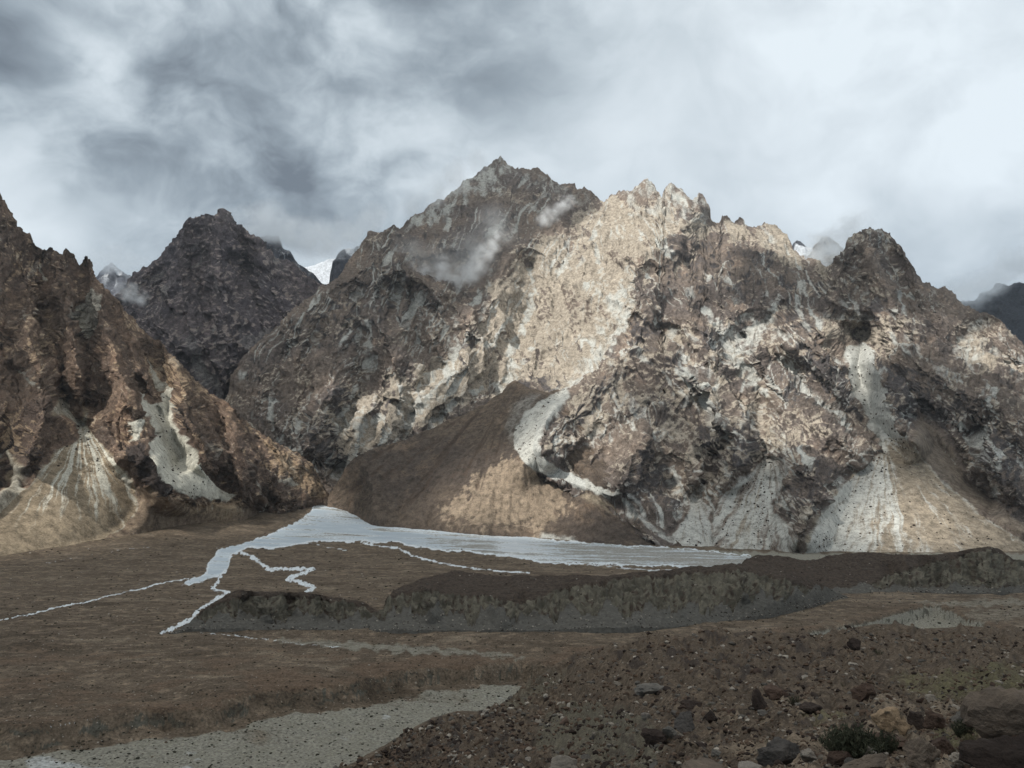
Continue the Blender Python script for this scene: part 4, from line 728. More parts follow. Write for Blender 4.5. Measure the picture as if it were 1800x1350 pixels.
mask = np.stack([np.maximum(pale, 0), np.where(white > .5, mask_from(ppx, ppy, [([(940, 950), (1190, 962), (1330, 975), (1330, 1000), (1100, 995), (1000, 975)], .62), ([(760, 955), (860, 960), (870, 968), (780, 964)], .6)], 24, soft=38), greyg), np.where(white > .5, ss(sdr, 4.0, 2.0) * .3, darkg), red], -1)
z = z - .6 * white
co = np.stack([x, y, z], -1).reshape(-1, 3); q = grid_quads(*x.shape)
lab = (white > .5).astype(int); ch_ = sdb > 20; lab[ch_ & (lab == 0)] = 2
ql = lab.ravel()[q[:, 0]]; at = {'mask': mask.reshape(-1, 4)}
obj('valley_floor', sub_mesh('valley_floor', co, q, ql == 0, at), M_GROUND, kind='structure', label='brown stony valley floor dotted with scrub', cat='valley floor')
obj('river', sub_mesh('river', co, q, ql == 1, at), M_RIVER, kind='structure', label='pale braided river spreading from the canyon mouth', cat='river')
obj('river_channel', sub_mesh('river_channel', co, q, ql == 2, at), M_GROUND, kind='structure', label='grey gravel channel below the cut bank', cat='channel')
GROUND = dict(px=ppx, py=ppy, X=np.stack([x, y, z], -1), lab=lab, sdb=sdb)

# ------------------------------------------------------------------ moraine ridges on the plain
def bank_material(name, top, cliff, foot):
    m = bpy.data.materials.new(name); m.use_nodes = True; t = NT(m.node_tree)
    geo = t.n('ShaderNodeNewGeometry').outputs['Position']
    st = t.vmath('MULTIPLY', geo, (1.0, 1.0, 0.3))
    nA = t.noise(st, 0.05, 7, 0.65); nB = t.noise(geo, 0.22, 6, 0.65); nC = t.noise(geo, 1.1, 4, 0.6)
    att = t.n('ShaderNodeAttribute', attribute_name='mask'); sp = t.n('ShaderNodeSeparateColor', {0: att.outputs['Color']})
    jit = t.math('MULTIPLY', t.math('SUBTRACT', nA, .5), .8)
    def msk(s): return t.sstep(t.math('ADD', s, jit), .35, .65)
    c = t.mix(t.sstep(nB, .35, .65), tuple(k * 1.35 for k in top), tuple(k * .6 for k in top))
    c = t.mix(msk(sp.outputs[0]), c, t.mix(t.sstep(nA, .38, .62), tuple(k * 1.2 for k in cliff), tuple(k * .55 for k in cliff)))
    c = t.mix(msk(sp.outputs[1]), c, t.mix(t.sstep(nB, .35, .7), foot, tuple(k * 1.3 for k in foot)))
    for sc, th, colr, amt in ((0.4, .14, (0.02, 0.018, 0.015), .8), (0.7, .12, (0.24, 0.22, 0.19), .75)):
        v = t.n('ShaderNodeTexVoronoi', {'Vector': geo, 'Scale': sc}); keep = t.sstep(t.n('ShaderNodeSeparateColor', {0: v.outputs['Color']}).outputs[0], .62, .66)
        c = t.mix(t.math('MULTIPLY', t.sstep(v.outputs['Distance'], th * 1.6, th * .7), t.math('MULTIPLY', keep, amt)), c, colr)
    var = t.math('ADD', .5, t.math('ADD', t.math('MULTIPLY', nC, .5), t.math('MULTIPLY', nB, .5)))
    c = t.mix(1.0, c, t.n('ShaderNodeCombineXYZ', {0: var, 1: var, 2: var}).outputs[0], 'MULTIPLY')
    bp = t.n('ShaderNodeBump', {'Strength': 0.8, 'Distance': 1.4, 'Height': t.math('ADD', nC, t.math('MULTIPLY', nB, 2.2))})
    b = t.n('ShaderNodeBsdfPrincipled', {'Base Color': c, 'Roughness': 0.95, 'Normal': bp.outputs[0]}); b.inputs['Specular IOR Level'].default_value = 0.1
    t.n('ShaderNodeOutputMaterial', {'Surface': b.outputs[0]})
    return m
M_BANK = bank_material('moraine_earth', (0.060, 0.047, 0.038), (0.125, 0.116, 0.092), (0.085, 0.082, 0.074))
def moraine(label, crest, foot, ctrl, ridges, gullies, edge, seed, foot_h, step=1.8, rows=90, jag=.5):
    g = build_mountain(crest, foot, ctrl, step, rows, ridges, gullies, (), jag=jag, seed=seed, warp=2.5, tentw=22)
    px, py = g['px'], g['py']; X = P(px, py, g['D']); N = grid_normals(X); N = -N if N[..., 1].mean() > 0 else N
    ey = interp_line(edge, px1 := px[0]) if True else 0
    ey = ey + 5 * fbm(px1 / 26, 0 * px1 + seed, 0 * px1, 4, seed=seed + 1)
    fo = interp_line([(a[0], a[1]) for a in foot], px1)
    below = py - ey[None]                                # positive below the cliff edge
    fh = foot_h * (1 + .9 * fbm(px1 / 34, 0 * px1 + seed, 0 * px1, 5, gain=.62, seed=seed + 2))
    toe = ss(py, (fo - fh)[None] - 5, (fo - fh)[None] + 5)
    cliff = ss(below, -1.5, 2.5) * (1 - toe)
    x, y, z = [X[..., i] for i in range(3)]
    d = 9 * (ridged(x / 20, y / 20, z / 70, 4, gain=.6, seed=seed + 3) - .45) * cliff + 2.2 * fbm(x / 22, y / 22, z / 22, 4, seed=seed + 4) + .7 * fbm(x / 4, y / 4, z / 4, 3, seed=seed + 5)
    gx = px + 3 * fbm(px / 14, py / 14, 0 * px, 3, seed=seed + 7); gr = ridged(gx / 12, py / 60, 0 * px, 3, gain=.6, seed=seed + 8)
    d = d + 5.0 * (gr - .5) * cliff + 1.6 * (ridged(gx / 6, py / 40, 0 * px, 2, seed=seed + 9) - .5) * cliff
    X = X + N * d[..., None]
    mask = np.stack([cliff * np.clip(.5 + .55 * gr + .5 * fbm(px / 9, py / 7, 0 * px, 3, seed=seed + 12), 0, 1), toe, 0 * toe, 0 * toe], -1)
    Xb, mb = add_back(X, mask, 15, ((6, -1), (30, -6), (90, -30), (160, -70))); nr, nc = Xb.shape[:2]
    obj('moraine_ridge', mesh_from('moraine_ridge', Xb.reshape(-1, 3), grid_quads(nr, nc), {'mask': mb.reshape(-1, 4)}), M_BANK, label=label, cat='moraine ridge', kind='structure')
    return dict(px=px, py=py, X=X)
MOR1 = moraine('low dark moraine ridge with a scalloped earth cliff, left end of the row', [(296, 1113, 800), (330, 1097, 820), (350, 1080, 840), (372, 1060, 860), (400, 1042, 880), (425, 1038), (450, 1040, 885), (520, 1041, 890), (560, 1045, 890), (610, 1053), (640, 1058, 890), (665, 1075, 880), (690, 1104, 850)],
    [(296, 1115), (330, 1106), (500, 1105), (640, 1107), (690, 1107)], [(500, 1078, 845), (400, 1078, 843), (600, 1082, 845)], [(12, [(470, 1045), (475, 1075)])], [(12, [(440, 1050), (435, 1080)]), (12, [(510, 1048), (512, 1080)]), (14, [(560, 1050), (565, 1085)])], [(296, 1113), (372, 1068), (400, 1050), (520, 1047), (640, 1063), (690, 1104)], 301, 24)
MOR2 = moraine('longest dark moraine ridge with a grey-green earth cliff, in the middle', [(625, 1106, 840), (660, 1080, 860), (685, 1045, 900), (695, 1036, 960), (720, 1024, 1000), (760, 1012, 1040), (800, 1004, 1060), (830, 1006), (860, 1011, 1050), (1000, 1012, 1020), (1100, 1010, 1030), (1200, 998, 1060), (1300, 990, 1080), (1330, 992, 1080), (1380, 1003, 1090), (1430, 1022, 1110), (1460, 1036, 1120), (1490, 1050, 1120)],
    [(625, 1108), (800, 1108), (950, 1108), (1200, 1101), (1300, 1089), (1400, 1073), (1450, 1059), (1490, 1052)],
    [(700, 1050, 895), (755, 1037, 900), (800, 1047, 905), (870, 1047, 905), (960, 1048, 900), (1060, 1024, 925), (1150, 1012, 945), (1300, 1003, 975), (1380, 1018, 985), (1430, 1035, 1000), (700, 1078, 855), (800, 1078, 858), (1000, 1075, 862), (1200, 1062, 890), (1350, 1050, 930), (900, 1028, 960), (800, 1025, 975)],
    [(16, [(757, 1038), (760, 1075)]), (14, [(870, 1050), (885, 1085)]), (14, [(1300, 1004), (1310, 1040)])], [(16, [(745, 1045), (742, 1075)]), (16, [(920, 1052), (935, 1085)]), (14, [(1000, 1040), (1010, 1065)]), (12, [(1100, 1030), (1110, 1060)]), (12, [(1220, 1015), (1225, 1050)])],
    [(625, 1106), (690, 1046), (750, 1036), (800, 1046), (870, 1046), (920, 1058), (960, 1044), (1000, 1032), (1060, 1021), (1150, 1011), (1300, 1001), (1380, 1016), (1430, 1035), (1490, 1050)], 311, 32)
MOR3 = moraine('dark moraine ridge with a humped grey-green crest, right end of the row', [(1285, 1010, 1250), (1304, 990, 1270), (1312, 982), (1330, 976, 1290), (1365, 976), (1400, 982, 1310), (1425, 985), (1450, 979), (1480, 973, 1340), (1520, 971), (1560, 974, 1340), (1640, 976, 1340), (1670, 972), (1690, 967, 1330), (1715, 963), (1740, 961, 1330), (1756, 964), (1766, 972), (1780, 984, 1320), (1800, 986), (1860, 990, 1320), (2060, 1000, 1320)],
    [(1285, 1062), (1400, 1052), (1480, 1045), (1500, 1043), (1600, 1042), (1800, 1043), (1860, 1043), (2060, 1044)], [(1500, 1010, 1265), (1650, 1010, 1250), (1740, 1000, 1255), (1400, 1015, 1240)], [(18, [(1740, 962), (1735, 1000), (1760, 1030)]), (14, [(1650, 985), (1670, 1020)]), (14, [(1590, 985), (1610, 1020)])], [(16, [(1630, 985), (1650, 1025)]), (16, [(1700, 975), (1710, 1020)]), (14, [(1560, 1000), (1580, 1030)])],
    [(1285, 1070), (1480, 1060), (1560, 1010), (1640, 988), (1690, 975), (1740, 966), (1800, 990), (1860, 995), (2060, 1006)], 321, 12)

# ------------------------------------------------------------------ foreground hillside of rubble
crest_fg = [(540, 1392, 62), (580, 1368, 70), (620, 1348, 80), (660, 1324, 88), (700, 1300, 95), (735, 1278), (760, 1266, 102), (790, 1256, 104), (815, 1252), (845, 1254, 106), (870, 1246, 118), (900, 1226, 130), (930, 1204, 140), (960, 1181, 150), (985, 1163, 158), (1010, 1149, 164), (1060, 1138, 165), (1110, 1128, 165), (1150, 1121, 164), (1200, 1115, 162), (1300, 1112, 158), (1330, 1108), (1400, 1114, 152), (1450, 1117, 150), (1480, 1113), (1505, 1102, 158), (1540, 1097), (1580, 1097, 160), (1620, 1104, 156), (1660, 1104), (1700, 1100, 156), (1760, 1104), (1800, 1107, 150), (1870, 1105, 150), (2420, 1105, 150)]
foot_fg = [(540, 1400, 58), (640, 1400, 50), (760, 1400, 40), (850, 1400, 32), (950, 1400, 22), (1050, 1400, 15.5), (1150, 1400, 11.5), (1300, 1400, 9), (1500, 1400, 7.6), (1700, 1400, 7), (1870, 1400, 6.6), (2420, 1400, 6.0)]
ctrl_fg = [(700, 1345, 74), (830, 1290, 84), (850, 1345, 48), (930, 1300, 68), (950, 1345, 36), (1000, 1345, 26), (1000, 1290, 68), (960, 1215, 128), (1000, 1200, 118), (1040, 1250, 78), (1200, 1200, 72), (1400, 1200, 56), (1600, 1200, 48), (1800, 1190, 46), (1300, 1300, 20), (1500, 1300, 15.5), (1700, 1290, 13.5), (1830, 1260, 15), (1100, 1250, 55), (1200, 1150, 118), (1400, 1150, 100), (1600, 1150, 90), (1800, 1150, 80), (1150, 1310, 23), (1400, 1250, 30), (1600, 1250, 24)]
fx0, fx1, fst = 540, 1870, 1.9
fx1 = 1872; fpx = np.concatenate([np.arange(fx0, fx1, fst), np.linspace(1880, 2420, 60)]); cr = interp_line([(c[0], c[1]) for c in crest_fg], fpx) + 1.5 * fbm(fpx / 30, 0 * fpx, 0 * fpx + 3, 5, gain=.65, seed=400)
NRF = 230; s = np.linspace(0, 1, NRF)[:, None]; py = 1400 + (cr - 1400)[None] * s; px = np.broadcast_to(fpx[None], py.shape)
pts = np.array([c for c in crest_fg if len(c) > 2] + foot_fg + ctrl_fg, float)
ff = tps_fit(pts[:, :2] / 300, np.log(pts[:, 2]), 0.002); D = np.exp(tps_eval(ff, px / 300, py / 300))
FG_D = lambda a, b: float(np.exp(tps_eval(ff, np.array([a / 300.]), np.array([b / 300.])))[0])
X = P(px, py, D); x, y, z = [X[..., i] for i in range(3)]
lump = np.zeros(x.shape)
for w, am in ((60, .022), (28, .014), (13, .008), (6, .005)):
    lump += am * fbm(px / w, py / (w * .45), 0 * px + w, 2, seed=410 + w)
X[..., 2] += lump * D * .55 * ss(1 - s, 0, .02)
top = X[-1]; hd = top[:, :2] / np.linalg.norm(top[:, :2], axis=1, keepdims=True)
back = [np.c_[top[:, :2] + hd * a, top[:, 2] + b] for a, b in ((3, -.5), (12, -4), (40, -22), (90, -60), (150, -110), (200, -150))]
front = [np.stack([X[0][:, 0], X[0][:, 1] * k_ - o_, X[0][:, 2] * w_], -1) for k_, o_, w_ in ((0, 9, .94), (.12, 0, .95), (.55, 0, .975))]
Xb = np.concatenate([np.array(front), X, np.array(back)], 0)
rn = fbm(px / 70, py / 35, 0 * px, 4, seed=430); rn2 = fbm(px / 30, py / 14, 0 * px, 4, seed=435)
tan_f = np.clip(ss(py, 1170, 1260) * ss(px, 1150, 1350) * (.45 + rn), 0, 1)
grey_f = np.clip(mask_from(px, py, [([(940, 1270), (1000, 1230), (1100, 1250), (1180, 1300), (1150, 1360), (1000, 1340), (940, 1320)], .8), ([(860, 1240), (940, 1195), (980, 1160), (1010, 1170), (960, 1230), (900, 1260)], .6)], 41, warp=12, soft=14) + .3 * rn2, 0, 1)
dark_f = np.clip(.5 * ss(rn2, .0, .5) + mask_from(px, py, [([(700, 1300), (800, 1255), (900, 1260), (960, 1340), (900, 1400), (600, 1400)], .35), ([(1000, 1160), (1150, 1125), (1300, 1120), (1500, 1140), (1400, 1200), (1200, 1190)], .35)], 43, warp=14, soft=22), 0, 1)
green_f = np.clip(mask_from(px, py, [([(1560, 1190), (1800, 1160), (1860, 1200), (1800, 1230), (1600, 1230)], .6), ([(1640, 1270), (1720, 1280), (1720, 1320), (1640, 1310)], .7), ([(1380, 1260), (1480, 1240), (1560, 1260), (1440, 1280)], .5)], 45, warp=12, soft=14) + .2 * rn, 0, 1)
mask = np.stack([tan_f, grey_f, dark_f, green_f], -1); mb = np.concatenate([mask[:1]] * 3 + [mask] + [mask[-1:]] * 6, 0)
def hillside_material():
    m = bpy.data.materials.new('hillside_earth'); m.use_nodes = True; t = NT(m.node_tree)
    geo = t.n('ShaderNodeNewGeometry').outputs['Position']
    nA = t.noise(geo, 0.12, 7, 0.65); nB = t.noise(geo, 0.9, 8, 0.68); nC = t.noise(geo, 6.0, 6, 0.7)
    att = t.n('ShaderNodeAttribute', attribute_name='mask'); sp = t.n('ShaderNodeSeparateColor', {0: att.outputs['Color']})
    jit = t.math('MULTIPLY', t.math('SUBTRACT', nB, .5), .9)
    def msk(s): return t.sstep(t.math('ADD', s, jit), .3, .7)
    c = t.mix(t.sstep(nB, .35, .68), (0.066, 0.051, 0.038), (0.116, 0.090, 0.066))
    c = t.mix(msk(sp.outputs[0]), c, (0.165, 0.132, 0.098)); c = t.mix(msk(sp.outputs[1]), c, (0.100, 0.090, 0.068))
    c = t.mix(msk(sp.outputs[2]), c, (0.042, 0.033, 0.028)); c = t.mix(msk(att.outputs['Alpha']), c, (0.095, 0.086, 0.050))
    for sc, th, colr, amt in ((1.6, .2, (0.030, 0.023, 0.02), .8), (3.4, .22, (0.17, 0.145, 0.12), .6), (7.0, .24, (0.028, 0.022, 0.018), .7), (14.0, .25, (0.20, 0.175, 0.15), .5)):
        v = t.n('ShaderNodeTexVoronoi', {'Vector': geo, 'Scale': sc}); keep = t.sstep(t.n('ShaderNodeSeparateColor', {0: v.outputs['Color']}).outputs[0], .6, .66)
        c = t.mix(t.math('MULTIPLY', t.sstep(v.outputs['Distance'], th * 1.5, th * .8), t.math('MULTIPLY', keep, amt)), c, colr)
    var = t.math('ADD', .34, t.math('ADD', t.math('MULTIPLY', t.sstep(nC, .3, .7), .95), t.math('MULTIPLY', t.sstep(nB, .3, .7), .5)))
    c = t.mix(1.0, c, t.n('ShaderNodeCombineXYZ', {0: var, 1: var, 2: var}).outputs[0], 'MULTIPLY')
    bp = t.n('ShaderNodeBump', {'Strength': 0.9, 'Distance': .18, 'Height': t.math('ADD', t.math('MULTIPLY', nC, .4), t.math('MULTIPLY', nB, 1.5))})
    b = t.n('ShaderNodeBsdfPrincipled', {'Base Color': c, 'Roughness': 0.95, 'Normal': bp.outputs[0]}); b.inputs['Specular IOR Level'].default_value = 0.1
    t.n('ShaderNodeOutputMaterial', {'Surface': b.outputs[0]})
    return m
M_FG = hillside_material()
obj('hillside', mesh_from('hillside', Xb.reshape(-1, 3), grid_quads(*Xb.shape[:2]), {'mask': mb.reshape(-1, 4)}), M_FG, label='rubble covered brown hillside in front', cat='hillside', kind='structure')
FGX, FGPX, FGPY, FGD = X, px, py, D

# ------------------------------------------------------------------ stones
def unit_ico(sub):
    import bmesh
    bm = bmesh.new(); bmesh.ops.create_icosphere(bm, subdivisions=sub, radius=1.0)
    v = np.array([p.co for p in bm.verts]); f = np.array([[l.index for l in p.verts] for p in bm.faces]); bm.free(); return v, f
ICO = {k: unit_ico(k) for k in (1, 2, 3, 4)}
def rock_shape(sub, seed, planes=11, flat=(1, .8, .62), rough=0.0, lo=.55):
    r = np.random.default_rng(seed); v, f = ICO[sub]
    n = r.normal(size=(planes, 3)); n /= np.linalg.norm(n, axis=1, keepdims=True); d = r.uniform(lo, 1.0, planes)
    q = (v @ n.T) / d[None]; rad = 1.0 / np.maximum(q.max(1), .75)
    w = v * rad[:, None]
    if rough: w = w * (1 + rough * fbm(w[:, 0] * 2.2 + seed, w[:, 1] * 2.2, w[:, 2] * 2.2, 5, gain=.6, seed=seed))[:, None]
    return w * np.array(flat), f
def stone_material(name, cols, sc=1.0, lich=None):
    m = bpy.data.materials.new(name); m.use_nodes = True; t = NT(m.node_tree)
    tcn = t.n('ShaderNodeTexCoord').outputs['Object']; oi = t.n('ShaderNodeObjectInfo')
    vec = t.vmath('ADD', tcn, t.n('ShaderNodeCombineXYZ', {0: t.math('MULTIPLY', oi.outputs['Random'], 37.0)}).outputs[0])
    nA = t.noise(vec, 1.6 * sc, 8, .65); nB = t.noise(vec, 9 * sc, 6, .7)
    rp = t.n('ShaderNodeValToRGB', {0: oi.outputs['Random']}); e = rp.color_ramp.elements
    e[0].color = (*cols[0], 1); e[1].color = (*cols[-1], 1)
    for i, cc in enumerate(cols[1:-1]): k = e.new((i + 1) / (len(cols) - 1)); k.color = (*cc, 1)
    c = t.mix(t.sstep(nA, .35, .68), rp.outputs[0], t.mix(1.0, rp.outputs[0], (1.6, 1.55, 1.5), 'MULTIPLY'))
    if lich: c = t.mix(t.sstep(nA, .55, .66), c, lich)
    var = t.math('ADD', .55, t.math('MULTIPLY', nB, .9)); c = t.mix(1.0, c, t.n('ShaderNodeCombineXYZ', {0: var, 1: var, 2: var}).outputs[0], 'MULTIPLY')
    bp = t.n('ShaderNodeBump', {'Strength': .7, 'Distance': .22, 'Height': t.math('ADD', nA, t.math('MULTIPLY', nB, .6))})
    b = t.n('ShaderNodeBsdfPrincipled', {'Base Color': c, 'Roughness': .92, 'Normal': bp.outputs[0]}); b.inputs['Specular IOR Level'].default_value = .15
    t.n('ShaderNodeOutputMaterial', {'Surface': b.outputs[0]}); return m
S_BROWN = stone_material('brown_stone', [(0.040, 0.028, 0.023), (0.062, 0.043, 0.034), (0.085, 0.060, 0.048)])
S_GREY = stone_material('grey_stone', [(0.055, 0.052, 0.050), (0.085, 0.080, 0.074), (0.12, 0.115, 0.105)])
S_PALE = stone_material('pale_stone', [(0.12, 0.108, 0.09), (0.16, 0.145, 0.125), (0.21, 0.195, 0.175)])
S_DARK = stone_material('dark_stone', [(0.022, 0.017, 0.015), (0.034, 0.026, 0.023), (0.045, 0.035, 0.03)])
S_TAN = stone_material('tan_stone', [(0.22, 0.165, 0.105), (0.24, 0.18, 0.12)], lich=(0.10, 0.085, 0.065))
S_BIG = stone_material('weathered_stone', [(0.105, 0.085, 0.068), (0.12, 0.098, 0.080)], lich=(0.23, 0.20, 0.17))
def fg_point(a, b, fallback=None):
    """point of the hillside mesh seen at a photograph pixel"""
    j = int(round((a - fx0) / fst)); j = min(max(j, 0), FGX.shape[1] - 1)
    pxx, pyy = project(FGX[:, j, 0], FGX[:, j, 1], FGX[:, j, 2]); i = int(np.argmin(np.abs(pyy - b)))
    return FGX[i, j]
HERO = [  # px, py of the foot, width px, height px, material, seed, flatness, label
    (1788, 1304, 132, 66, S_BIG, 5, 'largest boulder of the slope, tan and grey with a cracked face at the right edge'),
    (1796, 1376, 118, 74, S_DARK, 9, 'dark brown boulder in the bottom right corner'),
    (1582, 1291, 62, 36, S_TAN, 12, 'yellowish pointed boulder behind the big dark bush'),
    (1552, 1312, 66, 24, S_BROWN, 14, 'flat reddish brown boulder touching the right side of the bush'),
    (1632, 1352, 74, 44, S_BIG, 15, 'mottled grey boulder at the bottom edge left of the dark corner boulder'),
    (1662, 1330, 64, 36, S_BROWN, 18, 'brown slab between the mottled boulder and the largest boulder'),
    (1380, 1350, 72, 36, S_GREY, 21, 'rounded grey-green boulder at the bottom edge left of the bush'),
    (1424, 1338, 26, 18, S_PALE, 22, 'small white stone right of the rounded grey-green boulder'),
    (1531, 1331, 24, 20, S_PALE, 25, 'white stone lying in front of the big dark bush'),
    (1366, 1232, 46, 27, S_BROWN, 26, 'dark brown blocky boulder on the middle of the slope'),
    (1336, 1250, 34, 29, S_DARK, 27, 'dark upright stone just below the blocky brown boulder'),
    (1521, 1230, 42, 30, S_BROWN, 28, 'brown pyramid shaped boulder standing alone on the slope'),
    (1425, 1256, 36, 22, S_DARK, 29, 'low dark boulder between the blocky boulder and the pyramid boulder'),
    (1153, 1307, 40, 27, S_DARK, 30, 'dark pointed slab leaning in the hollow of the slope'),
    (1181, 1300, 26, 20, S_GREY, 31, 'grey flat faced slab beside the dark pointed slab'),
    (1206, 1288, 30, 27, S_GREY, 32, 'tall grey slab at the upper end of the slab cluster'),
    (1152, 1222, 50, 17, S_GREY, 33, 'long low grey boulder high on the slope'),
    (1212, 1254, 58, 20, S_DARK, 34, 'wide dark boulder below the long low grey one'),
    (1250, 1272, 28, 18, S_DARK, 35, 'dark round stone right of the slab cluster'),
    (1506, 1143, 26, 16, S_DARK, 36, 'dark stone near the crest of the rubble slope'),
    (1622, 1283, 34, 27, S_DARK, 37, 'dark boulder just right of the yellowish boulder'),
    (1650, 1280, 44, 22, S_BROWN, 38, 'brown boulder second to the right of the yellowish boulder'),
    (1702, 1272, 42, 26, S_GREY, 39, 'grey boulder leaning on the left side of the largest boulder'),
    (1238, 1364, 96, 20, S_BIG, 40, 'long flat weathered slab at the bottom edge'),
    (992, 1362, 60, 22, S_PALE, 41, 'white boulder at the bottom edge, leftmost of the big ones'),
    (1535, 1362, 80, 28, S_BIG, 42, 'pale brown slab at the bottom edge under the bush'),
    (1318, 1362, 40, 18, S_PALE, 43, 'pale slab between the long weathered slab and the rounded grey-green boulder'),
    (1640, 1232, 26, 10, S_PALE, 44, 'pale splinter of stone lying on the open slope'),
    (1700, 1352, 44, 22, S_PALE, 45, 'pale stone at the bottom edge beside the dark corner boulder'),
    (1480, 1344, 44, 22, S_BROWN, 46, 'brown stone under the left side of the bush'),
]
for a, b, w, hh, mat, sd, lb in HERO:
    p = fg_point(a, min(b, 1392)); wm = w * p[1] / FPX; hm = hh * p[1] / FPX
    v, f = rock_shape(4, sd, 13, (1, .85, 1), .16, .5)
    v = v * (1 - .05 * np.clip(1 - np.abs(fbm(v[:, 0] * 1.6, v[:, 1] * 1.6, v[:, 2] * 1.6 + sd, 3, seed=sd)) * 9, 0, 1))[:, None]
    v = v - [0, 0, 0]; v = v * np.array([wm * .5, wm * .42, hm * .62]); 
    me = mesh_from('boulder', v, f, smooth=False)
    o = obj('boulder', me, mat, label=lb, cat='boulder', group='boulders on the foreground slope')
    o.location = (p[0], p[1] + wm * .2, p[2] + hm * .36); o.rotation_euler = (0, 0, RNG.uniform(-.5, .5))
LANDMARK = [(1782, 1275, 'the largest boulder'), (1790, 1340, 'the dark corner boulder'), (1582, 1278, 'the yellowish pointed boulder'), (1502, 1312, 'the big dark bush'), (1632, 1335, 'the mottled grey boulder'), (1380, 1338, 'the rounded grey-green boulder'), (1366, 1220, 'the blocky brown boulder'), (1521, 1218, 'the pyramid shaped boulder'), (1180, 1290, 'the cluster of leaning slabs'), (1152, 1215, 'the long low grey boulder'), (1506, 1137, 'the dark stone near the crest'), (1238, 1352, 'the long weathered bottom slab'), (992, 1350, 'the white bottom-edge boulder'), (1640, 1230, 'the pale splinter on the open slope'), (1250, 1262, 'the dark round stone')]
ORD = ['nearest', 'second nearest', 'third nearest', 'fourth nearest', 'fifth nearest', 'sixth nearest', 'seventh nearest', 'eighth nearest', 'ninth nearest', 'tenth nearest', 'eleventh nearest', 'twelfth nearest']
def single_out(items):
    """items: (object, px, py, noun); the label says which one of its kind it is on that side of the nearest landmark"""
    cells = {}
    for o, a, b, noun in items:
        d = [math.hypot(a - l[0], (b - l[1]) * 2.2) for l in LANDMARK]; k = int(np.argmin(d)); l = LANDMARK[k]; ux, uy = a - l[0], (b - l[1]) * 2.2
        side = ('right of' if ux > 0 else 'left of') if abs(ux) > abs(uy) else ('below' if uy > 0 else 'uphill of')
        cells.setdefault((noun, side, k), []).append((d[k], o))
    for (noun, side, k), L in cells.items():
        for n, (dd_, o) in enumerate(sorted(L, key=lambda q_: q_[0])):
            o['label'] = '%s %s %s' % (noun, side, LANDMARK[k][2]) + ('' if len(L) == 1 else ', %s' % ORD[min(n, 11)])
# 270 middling stones as single things, by colour
stone_me = {}
KIND = [('brown', S_BROWN, 'brown angular stone lying loose among others on the rubble slope', 'loose brown stones of the rubble slope'), ('dark', S_DARK, 'nearly black angular stone lying loose on the rubble slope', 'loose dark stones of the rubble slope'), ('grey', S_GREY, 'grey angular stone lying loose on the rubble slope', 'loose grey stones of the rubble slope'), ('pale', S_PALE, 'small pale stone lying loose on the rubble slope', 'loose pale stones of the rubble slope')]
for nm, mat, lb, gr in KIND:
    for k in range(5):
        v, f = rock_shape(3 if k < 2 else 2, 600 + 17 * k + len(nm), 10, (1, .82, .6), .05, .5); me = mesh_from('stone', v, f, smooth=False); me.materials.append(mat); stone_me[nm, k] = me
cnt = 0; items = []
while cnt < 270:
    a = RNG.uniform(880, 1850); b = RNG.uniform(1112, 1365) ** 1.0
    if RNG.random() > .25 + .75 * ss(np.array(b), 1130, 1300): continue
    j = int((a - fx0) / fst)
    if b < cr[min(j, len(cr) - 1)] + 4: continue
    p = fg_point(a, b); big = 6 + 13 * RNG.random() ** 2.2 + 10 * max(0, (b - 1250) / 110) * RNG.random()
    r = big * p[1] / FPX * .5
    ki = RNG.choice(4, p=[.42, .28, .18, .12]); nm, mat, lb, gr = KIND[ki]
    o = bpy.data.objects.new('stone', stone_me[nm, int(RNG.integers(5))]); C.objects.link(o)
    o.location = (p[0], p[1], p[2] + r * .18); o.scale = (r * RNG.uniform(.8, 1.3), r * RNG.uniform(.8, 1.2), r * RNG.uniform(.6, 1.1)); o.rotation_euler = (RNG.uniform(-.5, .5), RNG.uniform(-.5, .5), RNG.uniform(0, 6.28))
    o['label'] = lb; o['category'] = 'stone'; o['group'] = gr; cnt += 1; items.append((o, a, b, {'brown': 'brown angular stone', 'dark': 'blackish angular stone', 'grey': 'grey angular stone', 'pale': 'small pale stone'}[nm]))
single_out(items); items = []
def scatter(name, pts, sizes, mats, seed, label, cat, sub=1, flat=(1, .85, .6), sink=.15):
    r = np.random.default_rng(seed); shapes = [rock_shape(sub, seed * 31 + k, 8, flat, 0, .5) for k in range(10)]
    V = []; F = []; MI = []; off = 0
    k = r.integers(0, 10, len(pts)); ang = r.uniform(0, 6.28, len(pts)); mi = r.choice(len(mats), len(pts), p=[m[1] for m in mats])
    for i in range(len(pts)):
        v, f = shapes[k[i]]; c, s_ = math.cos(ang[i]), math.sin(ang[i])
        w = v * sizes[i]; w = np.c_[w[:, 0] * c - w[:, 1] * s_, w[:, 0] * s_ + w[:, 1] * c, w[:, 2] + sizes[i] * sink] + pts[i]
        V.append(w); F.append(f + off); off += len(v); MI.append(np.full(len(f), mi[i]))
    me = mesh_from(name, np.concatenate(V), np.concatenate(F), smooth=False)
    for m, _ in mats: me.materials.append(m)
    me.polygons.foreach_set('material_index', np.concatenate(MI).astype(np.int32))
    return obj(name, me, None, label=label, cat=cat, kind='stuff')
